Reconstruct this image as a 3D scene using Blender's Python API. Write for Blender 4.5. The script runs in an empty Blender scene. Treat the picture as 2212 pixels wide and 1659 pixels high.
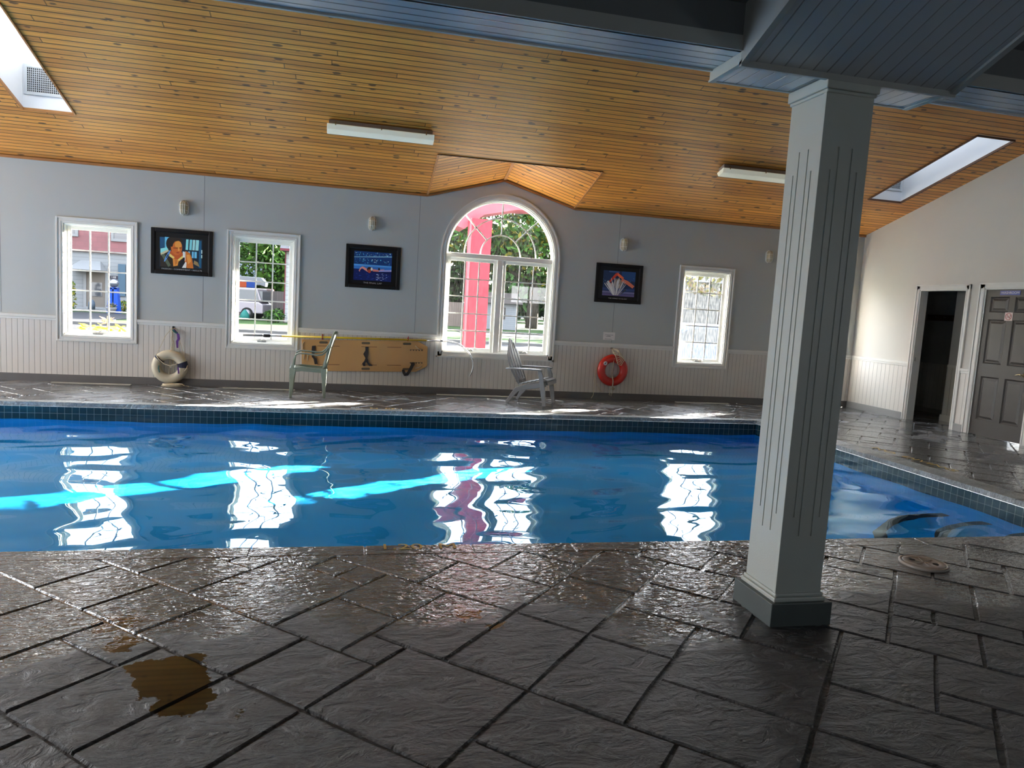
import bpy, bmesh, math, random
from mathutils import Vector, Matrix, noise
random.seed(11)
SC = bpy.context.scene
COL = SC.collection
PI = math.pi

# ------------------------------------------------------------------ camera
FPX, YAW, PIT, ROL, EYE = 1554.88, 0.2276, 0.1070, 0.0605, 1.3993
cy, sy, cp, sp = math.cos(YAW), math.sin(YAW), math.cos(PIT), math.sin(PIT)
Fw = Vector((sy*cp, cy*cp, -sp)); Rt = Vector((cy, -sy, 0)); Up = Rt.cross(Fw)
R2 = math.cos(ROL)*Rt + math.sin(ROL)*Up; U2 = -math.sin(ROL)*Rt + math.cos(ROL)*Up
cam = bpy.data.cameras.new('camera'); cam_ob = bpy.data.objects.new('camera', cam); COL.objects.link(cam_ob)
M = Matrix((R2, U2, -Fw)).transposed().to_4x4(); M.translation = Vector((0, 0, EYE))
cam_ob.matrix_world = M
cam.sensor_fit = 'HORIZONTAL'; cam.sensor_width = 36; cam.lens = FPX/2212*36
cam.clip_start = .05; cam.clip_end = 400
SC.camera = cam_ob

# ------------------------------------------------------------------ world, sun, exposure
VS = SC.view_settings
VS.view_transform = 'Standard'; VS.look = 'None'; VS.gamma = 1; VS.use_curve_mapping = False
VS.exposure = 1.55
SKY = 5.2
W = bpy.data.worlds.new('sky'); SC.world = W; W.use_nodes = True
nt = W.node_tree; bg = nt.nodes['Background']; bg.inputs[1].default_value = SKY
tc = nt.nodes.new('ShaderNodeTexCoord'); sx = nt.nodes.new('ShaderNodeSeparateXYZ'); cr = nt.nodes.new('ShaderNodeValToRGB')
nt.links.new(tc.outputs['Generated'], sx.inputs[0]); nt.links.new(sx.outputs['Z'], cr.inputs[0]); nt.links.new(cr.outputs[0], bg.inputs[0])
e = cr.color_ramp.elements; e[0].position = 0.0; e[0].color = (.66, .67, .68, 1); e[1].position = .8; e[1].color = (.72, .84, 1.0, 1)
k = cr.color_ramp.elements.new(.15); k.color = (.92, .95, 1.0, 1)
SUN_DIR = Vector((-2.25, -1.25, -.67)).normalized()
sl = bpy.data.lights.new('sun', 'SUN'); sl.energy = 85; sl.angle = .0093; sl.color = (1, .93, .80); sl.cycles.is_caustics_light = True
so = bpy.data.objects.new('sun', sl); COL.objects.link(so); so.rotation_euler = SUN_DIR.to_track_quat('-Z', 'Y').to_euler(); so.location = (30, 30, 12)
def portal(name, loc, direction, w, h):
    l = bpy.data.lights.new(name, 'AREA'); l.shape = 'RECTANGLE'; l.size = w; l.size_y = h; l.cycles.is_portal = True
    o = bpy.data.objects.new(name, l); COL.objects.link(o); o.location = loc
    o.rotation_euler = Vector(direction).to_track_quat('-Z', 'Y').to_euler()
cyc = SC.cycles
cyc.max_bounces = 9; cyc.diffuse_bounces = 5; cyc.glossy_bounces = 3; cyc.transmission_bounces = 5; cyc.transparent_max_bounces = 10
cyc.sample_clamp_indirect = 6; cyc.use_adaptive_sampling = True; cyc.adaptive_threshold = .02
cyc.caustics_reflective = False; cyc.caustics_refractive = True; cyc.blur_glossy = 0.5
cyc.use_denoising = True
try: cyc.denoiser = 'OPENIMAGEDENOISE'
except Exception: pass

# ------------------------------------------------------------------ materials
def N(nt, t, **kw):
    n = nt.nodes.new('ShaderNode'+t)
    for k_, v in kw.items():
        if k_ in n.inputs: n.inputs[k_].default_value = v
        else: setattr(n, k_, v)
    return n
def newmat(name):
    m = bpy.data.materials.new(name); m.use_nodes = True; nt = m.node_tree
    b = nt.nodes['Principled BSDF']; return m, nt, b, nt.links.new
MATS = {}
CS = 1.0          # reflectance scale of the paints (outdoor colours darkened to offset the bright daylight)
def plain(name, col, rough=.5, metal=0.0, var=.06, scale=6, bump=0.0, spec=.5, emit=None, estr=0, bscale=None):
    if name in MATS: return MATS[name]
    col = tuple(c*CS for c in col)
    m, nt, b, L = newmat(name)
    b.inputs['Roughness'].default_value = rough; b.inputs['Metallic'].default_value = metal
    b.inputs['Specular IOR Level'].default_value = spec if CS == 1.0 or rough < .3 else .08
    tcn = N(nt, 'TexCoord'); nz = N(nt, 'TexNoise', Scale=scale, Detail=4.0)
    L(tcn.outputs['Object'], nz.inputs['Vector'])
    mx = N(nt, 'MixRGB', blend_type='MIX'); mx.inputs[1].default_value = (*[c*(1-var) for c in col], 1); mx.inputs[2].default_value = (*[min(1, c*(1+var)) for c in col], 1)
    L(nz.outputs['Fac'], mx.inputs[0]); L(mx.outputs[0], b.inputs['Base Color'])
    if bump:
        n2 = N(nt, 'TexNoise', Scale=bscale or scale*8, Detail=5.0); L(tcn.outputs['Object'], n2.inputs['Vector'])
        bp = N(nt, 'Bump', Strength=1.0, Distance=bump); L(n2.outputs['Fac'], bp.inputs['Height']); L(bp.outputs[0], b.inputs['Normal'])
    if emit: b.inputs['Emission Color'].default_value = (*emit, 1); b.inputs['Emission Strength'].default_value = estr
    MATS[name] = m; return m

def wood_ceiling(name, row=.083, c1=(.56, .215, .034), c2=(.86, .385, .070)):
    m, nt, b, L = newmat(name)
    def mth(op, a, b_=None, c=None):
        n = N(nt, 'Math', operation=op)
        for i, v in enumerate((a, b_, c)):
            if v is None: continue
            if isinstance(v, (int, float)): n.inputs[i].default_value = v
            else: L(v, n.inputs[i])
        return n.outputs[0]
    uv = N(nt, 'UVMap'); s = N(nt, 'SeparateXYZ'); L(uv.outputs[0], s.inputs[0]); U, V = s.outputs[0], s.outputs[1]
    rv = mth('MULTIPLY', V, 1/row); ri = mth('FLOOR', rv); rf = mth('FRACT', rv)
    w1 = N(nt, 'TexWhiteNoise', noise_dimensions='1D'); L(ri, w1.inputs['W'])
    uo = mth('MULTIPLY_ADD', w1.outputs['Value'], 9.0, U); ul = mth('MULTIPLY', uo, 1/4.3); ui = mth('FLOOR', ul); uf = mth('FRACT', ul)
    cv = N(nt, 'CombineXYZ'); L(ri, cv.inputs[0]); L(ui, cv.inputs[1])
    w2 = N(nt, 'TexWhiteNoise', noise_dimensions='2D'); L(cv.outputs[0], w2.inputs['Vector'])
    tone = N(nt, 'MixRGB'); tone.inputs[1].default_value = (*c1, 1); tone.inputs[2].default_value = (*c2, 1); L(mth('MULTIPLY_ADD', w2.outputs['Value'], .75, .12), tone.inputs[0])
    # grain, offset per plank
    cu = N(nt, 'CombineXYZ'); L(mth('MULTIPLY_ADD', w2.outputs['Value'], 13.0, mth('MULTIPLY', U, 1.6)), cu.inputs[0]); L(mth('MULTIPLY', V, 42.0), cu.inputs[1])
    g = N(nt, 'TexNoise', Scale=1.0, Detail=6.0, Distortion=.8); L(cu.outputs[0], g.inputs['Vector'])
    cr = N(nt, 'ValToRGB'); cr.color_ramp.elements[0].color = (.60, .50, .42, 1); cr.color_ramp.elements[0].position = .32; cr.color_ramp.elements[1].color = (1.08, 1.08, 1.05, 1); cr.color_ramp.elements[1].position = .62
    L(g.outputs['Fac'], cr.inputs[0]); ov = N(nt, 'MixRGB', blend_type='MULTIPLY'); ov.inputs[0].default_value = .6; L(tone.outputs[0], ov.inputs[1]); L(cr.outputs[0], ov.inputs[2])
    # knots
    ck = N(nt, 'CombineXYZ'); L(mth('MULTIPLY', U, 5.2), ck.inputs[0]); L(mth('MULTIPLY', V, 11.5), ck.inputs[1])
    wn = N(nt, 'TexNoise', Scale=7.0, Detail=2.0); L(ck.outputs[0], wn.inputs['Vector'])
    ad = N(nt, 'MixRGB', blend_type='ADD'); ad.inputs[0].default_value = .16; L(ck.outputs[0], ad.inputs[1]); L(wn.outputs['Color'], ad.inputs[2])
    vo = N(nt, 'TexVoronoi', Scale=1.0, Randomness=1.0); L(ad.outputs[0], vo.inputs['Vector'])
    sc = N(nt, 'SeparateColor'); L(vo.outputs['Color'], sc.inputs[0])
    rad = mth('MULTIPLY_ADD', sc.outputs[0], .50, -.20)
    lt = mth('SUBTRACT', rad, vo.outputs['Distance'])
    kr = N(nt, 'MapRange'); kr.inputs['From Min'].default_value = -.01; kr.inputs['From Max'].default_value = .07; L(lt, kr.inputs['Value'])
    kx = N(nt, 'MixRGB'); kx.inputs[2].default_value = (.050, .020, .010, 1); L(mth('MULTIPLY', kr.outputs[0], .85), kx.inputs[0]); L(ov.outputs[0], kx.inputs[1])
    # grooves: V joint on every plank, hairline at plank ends
    dv = mth('ABSOLUTE', mth('SUBTRACT', rf, .5)); gr = N(nt, 'MapRange'); gr.inputs['From Min'].default_value = .420; gr.inputs['From Max'].default_value = .440; L(dv, gr.inputs['Value'])
    du = mth('ABSOLUTE', mth('SUBTRACT', uf, .5)); ge = N(nt, 'MapRange'); ge.inputs['From Min'].default_value = .4985; ge.inputs['From Max'].default_value = .4992; L(du, ge.inputs['Value'])
    ga = mth('MAXIMUM', gr.outputs[0], mth('MULTIPLY', ge.outputs[0], .7))
    gx = N(nt, 'MixRGB'); gx.inputs[2].default_value = (.016, .006, .002, 1); L(mth('MULTIPLY', ga, .98), gx.inputs[0]); L(kx.outputs[0], gx.inputs[1])
    L(gx.outputs[0], b.inputs['Base Color'])
    b.inputs['Roughness'].default_value = .42; b.inputs['Coat Weight'].default_value = .10; b.inputs['Coat Roughness'].default_value = .35
    bp = N(nt, 'Bump', Strength=.7, Distance=.006, invert=True); L(ga, bp.inputs['Height']); L(bp.outputs[0], b.inputs['Normal'])
    MATS[name] = m; return m

def board_paint(name, col, step, axis, rough=.35, dark=.35, width=.055, double=False, spec=.5):
    """painted boards with a V groove every `step` metres along UV axis 0/1"""
    m, nt, b, L = newmat(name)
    uv = N(nt, 'UVMap'); s = N(nt, 'SeparateXYZ'); L(uv.outputs[0], s.inputs[0])
    d = N(nt, 'Math', operation='MULTIPLY'); d.inputs[1].default_value = 1/step; L(s.outputs[axis], d.inputs[0])
    fr = N(nt, 'Math', operation='FRACT'); L(d.outputs[0], fr.inputs[0])
    a = N(nt, 'Math', operation='SUBTRACT'); a.inputs[1].default_value = .5; L(fr.outputs[0], a.inputs[0])
    ab = N(nt, 'Math', operation='ABSOLUTE'); L(a.outputs[0], ab.inputs[0])
    mr = N(nt, 'MapRange'); mr.inputs['From Min'].default_value = .5-width; mr.inputs['From Max'].default_value = .5-width*.3; L(ab.outputs[0], mr.inputs['Value'])
    tcn = N(nt, 'TexCoord'); nz = N(nt, 'TexNoise', Scale=3.0, Detail=5.0); L(tcn.outputs['Object'], nz.inputs['Vector'])
    c1 = N(nt, 'MixRGB'); c1.inputs[1].default_value = (*[c*.93 for c in col], 1); c1.inputs[2].default_value = (*[min(1, c*1.05) for c in col], 1); L(nz.outputs['Fac'], c1.inputs[0])
    c2 = N(nt, 'MixRGB'); c2.inputs[2].default_value = (*[c*dark for c in col], 1); L(mr.outputs[0], c2.inputs[0]); L(c1.outputs[0], c2.inputs[1])
    L(c2.outputs[0], b.inputs['Base Color'])
    bp = N(nt, 'Bump', Strength=1.0, Distance=.004, invert=True); L(mr.outputs[0], bp.inputs['Height']); L(bp.outputs[0], b.inputs['Normal'])
    b.inputs['Roughness'].default_value = rough; b.inputs['Specular IOR Level'].default_value = spec
    if rough < .25: b.inputs['Coat Weight'].default_value = .8; b.inputs['Coat Roughness'].default_value = .22; b.inputs['Coat IOR'].default_value = 1.6
    MATS[name] = m; return m

def tile_mat(name, col, grout, size, rough=.25):
    m, nt, b, L = newmat(name)
    uv = N(nt, 'UVMap'); br = N(nt, 'TexBrick', Scale=1.0); br.offset = 0
    mp = N(nt, 'Mapping'); mp.inputs['Location'].default_value = (0, .053+size*20, 0); L(uv.outputs[0], mp.inputs['Vector'])
    br.inputs['Brick Width'].default_value = size; br.inputs['Row Height'].default_value = size; br.inputs['Mortar Size'].default_value = .0022; br.inputs['Mortar Smooth'].default_value = .1
    br.inputs['Color1'].default_value = (*col, 1); br.inputs['Color2'].default_value = (*[c*1.35 for c in col], 1); br.inputs['Mortar'].default_value = (*grout, 1)
    L(mp.outputs[0], br.inputs['Vector']); L(br.outputs['Color'], b.inputs['Base Color'])
    bp = N(nt, 'Bump', Strength=.8, Distance=.003, invert=True); L(br.outputs['Fac'], bp.inputs['Height']); L(bp.outputs[0], b.inputs['Normal'])
    b.inputs['Roughness'].default_value = rough
    MATS[name] = m; return m

def stone_mat(name, wet=True, base=(.056, .057, .060)):
    m, nt, b, L = newmat(name)
    tcn = N(nt, 'TexCoord'); P = tcn.outputs['Object']
    n1 = N(nt, 'TexNoise', Scale=1.3, Detail=6.0, Roughness=.6); L(P, n1.inputs['Vector'])
    cr = N(nt, 'ValToRGB'); el = cr.color_ramp.elements
    el[0].position = .3; el[0].color = (*[c*.62 for c in base], 1); el[1].position = .7; el[1].color = (*[c*1.45 for c in base], 1)
    L(n1.outputs['Fac'], cr.inputs[0])
    # slate cleft relief: stretched, distorted noise with ridges
    mp = N(nt, 'Mapping'); mp.inputs['Rotation'].default_value = (0, 0, math.radians(-18)); mp.inputs['Scale'].default_value = (1.0, 1.9, 1); L(P, mp.inputs['Vector'])
    r1 = N(nt, 'TexNoise', Scale=6.0, Detail=8.0, Roughness=.60, Distortion=.9); L(mp.outputs[0], r1.inputs['Vector'])
    st = N(nt, 'MapRange', interpolation_type='SMOOTHERSTEP'); st.inputs['From Min'].default_value = .44; st.inputs['From Max'].default_value = .53; L(r1.outputs['Fac'], st.inputs['Value'])
    r2 = N(nt, 'TexNoise', Scale=38.0, Detail=6.0, Roughness=.7); L(mp.outputs[0], r2.inputs['Vector'])
    s1 = N(nt, 'Math', operation='MULTIPLY_ADD'); s1.inputs[1].default_value = .7; L(r1.outputs['Fac'], s1.inputs[0])
    s0 = N(nt, 'Math', operation='MULTIPLY'); s0.inputs[1].default_value = .16; L(r2.outputs['Fac'], s0.inputs[0]); L(s0.outputs[0], s1.inputs[2])
    s2 = N(nt, 'Math', operation='MULTIPLY_ADD'); s2.inputs[1].default_value = .30; L(st.outputs[0], s2.inputs[0]); L(s1.outputs[0], s2.inputs[2])
    bp = N(nt, 'Bump', Strength=.55, Distance=.055); L(s2.outputs[0], bp.inputs['Height'])
    # cleft shading painted into the colour: dark and bright lines along the relief
    mx = N(nt, 'MixRGB', blend_type='MULTIPLY'); mx.inputs[0].default_value = .9; L(cr.outputs[0], mx.inputs[1])
    c4 = N(nt, 'ValToRGB'); ce = c4.color_ramp.elements; ce[0].position = .30; ce[0].color = (.55, .55, .56, 1); ce[1].position = .72; ce[1].color = (1.2, 1.2, 1.2, 1)
    for ps, v in ((.425, .95), (.44, .45), (.455, 1.10), (.505, .85), (.52, 1.45), (.54, .92), (.60, .80), (.612, 1.25)): q_ = ce.new(ps); q_.color = (v, v, v, 1)
    L(r1.outputs['Fac'], c4.inputs[0]); L(c4.outputs[0], mx.inputs[2])
    fn = N(nt, 'ValToRGB'); fn.color_ramp.elements[0].position = .38; fn.color_ramp.elements[0].color = (.62, .62, .62, 1); fn.color_ramp.elements[1].position = .62; fn.color_ramp.elements[1].color = (1.3, 1.3, 1.3, 1)
    L(r2.outputs['Fac'], fn.inputs[0]); m3 = N(nt, 'MixRGB', blend_type='MULTIPLY'); m3.inputs[0].default_value = .8; L(mx.outputs[0], m3.inputs[1]); L(fn.outputs[0], m3.inputs[2]); mx = m3
    if not wet:
        L(mx.outputs[0], b.inputs['Base Color']); b.inputs['Roughness'].default_value = .42; L(bp.outputs[0], b.inputs['Normal']); MATS[name] = m; return m
    # wet film: broad splashes beside the near pool edge plus a few puddles
    sp_ = N(nt, 'SeparateXYZ'); L(P, sp_.inputs[0])
    my = N(nt, 'MapRange'); my.inputs['From Min'].default_value = 2.5; my.inputs['From Max'].default_value = 3.9; L(sp_.outputs['Y'], my.inputs['Value'])
    far = N(nt, 'MapRange'); far.inputs['From Min'].default_value = 4.2; far.inputs['From Max'].default_value = 5.0; far.inputs['To Min'].default_value = 1; far.inputs['To Max'].default_value = .55; L(sp_.outputs['Y'], far.inputs['Value'])
    band = N(nt, 'Math', operation='MULTIPLY'); L(my.outputs[0], band.inputs[0]); L(far.outputs[0], band.inputs[1])
    w1 = N(nt, 'TexNoise', Scale=.85, Detail=5.0, Roughness=.55); L(P, w1.inputs['Vector'])
    ws = N(nt, 'Math', operation='MULTIPLY_ADD'); ws.inputs[1].default_value = .42; L(band.outputs[0], ws.inputs[0]); L(w1.outputs['Fac'], ws.inputs[2])
    wm = N(nt, 'MapRange'); wm.inputs['From Min'].default_value = .63; wm.inputs['From Max'].default_value = .71; L(ws.outputs[0], wm.inputs['Value'])
    # puddles
    pw = N(nt, 'TexNoise', Scale=2.6, Detail=6.0, Roughness=.6); L(P, pw.inputs['Vector'])
    pm = []
    for (px, py, pr) in ((-.62, 2.62, .20), (-.50, 2.50, .16), (-.80, 2.95, .15), (-.86, 3.08, .12), (-.42, 3.25, .11), (.60, 3.30, .11), (.56, 3.12, .09), (.72, 3.0, .05), (-.30, 2.40, .10)):
        vm = N(nt, 'VectorMath', operation='DISTANCE'); vm.inputs[1].default_value = (px, py, 0); L(P, vm.inputs[0])
        q = N(nt, 'Math', operation='MULTIPLY_ADD'); q.inputs[1].default_value = .80; L(pw.outputs['Fac'], q.inputs[0]); L(vm.outputs['Value'], q.inputs[2])
        t = N(nt, 'MapRange'); t.inputs['From Min'].default_value = pr+.33; t.inputs['From Max'].default_value = pr+.31; L(q.outputs[0], t.inputs['Value']); pm.append(t.outputs[0])
    acc = pm[0]
    for o in pm[1:]:
        a = N(nt, 'Math', operation='MAXIMUM'); L(acc, a.inputs[0]); L(o, a.inputs[1]); acc = a.outputs[0]
    # colours
    wc = N(nt, 'MixRGB', blend_type='MULTIPLY'); wc.inputs[2].default_value = (.34, .33, .32, 1); L(wm.outputs[0], wc.inputs[0]); L(mx.outputs[0], wc.inputs[1])
    pc = N(nt, 'MixRGB'); pc.inputs[2].default_value = (.026, .018, .014, 1); L(acc, pc.inputs[0]); L(wc.outputs[0], pc.inputs[1])
    dm = N(nt, 'MapRange'); dm.inputs['From Min'].default_value = 4.2; dm.inputs['From Max'].default_value = 9.0; dm.inputs['To Min'].default_value = 1.0; dm.inputs['To Max'].default_value = 4.0; L(sp_.outputs['Y'], dm.inputs['Value'])  # base colour brightened towards the far deck, standing in for window sheen
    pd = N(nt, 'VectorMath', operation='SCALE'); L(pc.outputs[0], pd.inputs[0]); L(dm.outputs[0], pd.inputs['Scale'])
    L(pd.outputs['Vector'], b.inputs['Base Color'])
    g1 = N(nt, 'TexNoise', Scale=16.0, Detail=3.0, Roughness=.55, Distortion=.5); L(mp.outputs[0], g1.inputs['Vector']); bc = N(nt, 'Bump', Strength=1.0, Distance=.012); L(g1.outputs['Fac'], bc.inputs['Height']); L(bc.outputs[0], b.inputs['Coat Normal'])
    cw = N(nt, 'Math', operation='MAXIMUM'); L(wm.outputs[0], cw.inputs[0]); cw.inputs[1].default_value = 0.0; L(cw.outputs[0], b.inputs['Coat Weight']); b.inputs['Coat Roughness'].default_value = .02; b.inputs['Coat IOR'].default_value = 1.8
    ra = N(nt, 'MapRange'); ra.inputs['To Min'].default_value = .38; ra.inputs['To Max'].default_value = .07; L(wm.outputs[0], ra.inputs['Value'])
    rb = N(nt, 'MixRGB'); rb.inputs[2].default_value = (.03, .03, .03, 1); L(acc, rb.inputs[0]); L(ra.outputs[0], rb.inputs[1]); L(rb.outputs[0], b.inputs['Roughness'])
    # puddles are level: fade the relief
    inv = N(nt, 'Math', operation='SUBTRACT'); inv.inputs[0].default_value = 1.0; L(acc, inv.inputs[1])
    im = N(nt, 'Math', operation='MULTIPLY'); im.inputs[1].default_value = .85; L(inv.outputs[0], im.inputs[0]); L(im.outputs[0], bp.inputs['Strength'])
    L(bp.outputs[0], b.inputs['Normal']); MATS[name] = m; return m

def pane_mat(name, haze=0.0, tint=(1, 1, 1)):
    m = bpy.data.materials.new(name); m.use_nodes = True; nt = m.node_tree; nt.nodes.clear(); L = nt.links.new
    o = N(nt, 'OutputMaterial'); t = N(nt, 'BsdfTransparent'); t.inputs[0].default_value = (*tint, 1); g = N(nt, 'BsdfGlossy'); g.inputs['Roughness'].default_value = .01; g.inputs[0].default_value = (.8, .8, .8, 1)
    x = N(nt, 'MixShader'); x.inputs[0].default_value = .07; L(t.outputs[0], x.inputs[1]); L(g.outputs[0], x.inputs[2]); last = x.outputs[0]
    if haze:
        tcn = N(nt, 'TexCoord'); mp = N(nt, 'Mapping'); mp.inputs['Scale'].default_value = (60, 1, 9); L(tcn.outputs['Object'], mp.inputs['Vector'])
        nz = N(nt, 'TexNoise', Scale=1.0, Detail=3.0); L(mp.outputs[0], nz.inputs['Vector'])
        mr = N(nt, 'MapRange'); mr.inputs['From Min'].default_value = .35; mr.inputs['From Max'].default_value = .7; mr.inputs['To Max'].default_value = haze; L(nz.outputs['Fac'], mr.inputs['Value'])
        tr = N(nt, 'BsdfTranslucent'); tr.inputs[0].default_value = (.9, .93, .95, 1)
        y = N(nt, 'MixShader'); L(mr.outputs[0], y.inputs[0]); L(last, y.inputs[1]); L(tr.outputs[0], y.inputs[2]); last = y.outputs[0]
    L(last, o.inputs[0]); MATS[name] = m; return m

def water_mat():
    m = bpy.data.materials.new('pool_water'); m.use_nodes = True; nt = m.node_tree; nt.nodes.clear(); L = nt.links.new
    o = N(nt, 'OutputMaterial'); g = N(nt, 'BsdfGlass'); g.inputs['Roughness'].default_value = 0; g.inputs['IOR'].default_value = 1.333; g.inputs[0].default_value = (.74, .94, 1, 1)
    L(g.outputs[0], o.inputs[0]); return m

def shingle(name, col, row, width=.3, mortar=.012, var=.12, rough=.8, offset=.5, dark=.5, md=None):
    col = tuple(c*CS for c in col)
    m, nt, b, L = newmat(name)
    uv = N(nt, 'UVMap'); br = N(nt, 'TexBrick', Scale=1.0); br.offset = offset
    br.inputs['Brick Width'].default_value = width; br.inputs['Row Height'].default_value = row; br.inputs['Mortar Size'].default_value = mortar; br.inputs['Mortar Smooth'].default_value = .2
    br.inputs['Color1'].default_value = (*[c*(1-var) for c in col], 1); br.inputs['Color2'].default_value = (*[c*(1+var) for c in col], 1); br.inputs['Mortar'].default_value = (*(md or [c*dark for c in col]), 1)
    L(uv.outputs[0], br.inputs['Vector']); L(br.outputs['Color'], b.inputs['Base Color']); b.inputs['Roughness'].default_value = rough
    MATS[name] = m; return m

def grass_mat(name, c1, c2):
    c1 = tuple(c*CS for c in c1); c2 = tuple(c*CS for c in c2)
    m, nt, b, L = newmat(name); tcn = N(nt, 'TexCoord')
    a = N(nt, 'TexNoise', Scale=.35, Detail=8.0, Roughness=.7); L(tcn.outputs['Object'], a.inputs['Vector'])
    cr = N(nt, 'ValToRGB'); cr.color_ramp.elements[0].position = .35; cr.color_ramp.elements[0].color = (*c1, 1); cr.color_ramp.elements[1].position = .68; cr.color_ramp.elements[1].color = (*c2, 1)
    L(a.outputs['Fac'], cr.inputs[0]); L(cr.outputs[0], b.inputs['Base Color']); b.inputs['Roughness'].default_value = 1; b.inputs['Specular IOR Level'].default_value = .1
    MATS[name] = m; return m

WALLP = plain('wall_paint_blue_grey', (.465, .495, .49), .65, var=.03, scale=2, bump=.0006, bscale=160)
WALLR = plain('wall_paint_cream', (.60, .585, .545), .6, var=.03, scale=2, bump=.0006, bscale=160)
WHITE = plain('white_gloss_paint', (.72, .72, .69), .3, var=.05, scale=9)
VINYL = plain('white_window_vinyl', (.88, .88, .83), .3, var=.03, scale=9)
SHAFTW = plain('skylight_shaft_white', (.80, .81, .82), .55, var=.04, scale=3)
BASEG = plain('baseboard_grey', (.125, .12, .118), .45, var=.15, scale=5)
WOOD = wood_ceiling('knotty_pine_planks')
WOODTRIM = plain('pine_trim', (.42, .18, .055), .4, var=.25, scale=7)
WOODDK = plain('dark_wood_edge', (.10, .04, .018), .5, var=.3, scale=12)
PANELB = board_paint('beadboard_back', (.66, .63, .585), .068, 0, rough=.4, dark=.45, width=.05)
PANELR = board_paint('beadboard_right', (.72, .70, .655), .093, 0, rough=.4, dark=.5, width=.04)
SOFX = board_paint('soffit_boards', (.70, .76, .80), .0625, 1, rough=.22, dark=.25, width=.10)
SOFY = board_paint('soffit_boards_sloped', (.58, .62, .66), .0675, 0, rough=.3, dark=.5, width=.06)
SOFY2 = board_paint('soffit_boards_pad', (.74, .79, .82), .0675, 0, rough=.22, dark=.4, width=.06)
GREYP = plain('beam_grey_paint', (.44, .46, .455), .4, var=.05, scale=4)
DARKP = plain('dark_slate_paint', (.17, .185, .20), .6, var=.06, scale=4)
COLP = plain('column_paint', (.56, .595, .56), .4, var=.04, scale=5, bump=.0005, bscale=120)
COLB = plain('column_base_grey', (.085, .105, .105), .45, var=.2, scale=7)
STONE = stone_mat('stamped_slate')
COPS = stone_mat('coping_stone', wet=False, base=(.34, .37, .37))
TILE = tile_mat('waterline_tile', (.010, .035, .050), (.16, .22, .23), .0765)
POOLP = plain('pool_plaster_blue', (.002, .45, .97), .6, var=.05, scale=1.2)
PANE = pane_mat('window_glass'); PANEH = pane_mat('misted_glass', haze=.02); PANEH2 = pane_mat('lightly_misted_glass', haze=.003); PANES = pane_mat('frosted_skylight', haze=.05, tint=(.21, .207, .207))
YEL = plain('yellow_stencil_paint', (.62, .42, .10), .6, var=.3, scale=30)
BLACK = plain('black_plastic', (.012, .012, .014), .35, var=.1)
BLK2 = plain('black_frame_lacquer', (.010, .009, .010), .45, var=.1, spec=.25)
ROPE = plain('cream_rope', (.62, .54, .38), .8, var=.15, scale=60, bump=.001, bscale=400)
CHROME = plain('brushed_metal', (.55, .55, .56), .25, metal=1.0, var=.05)

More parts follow.
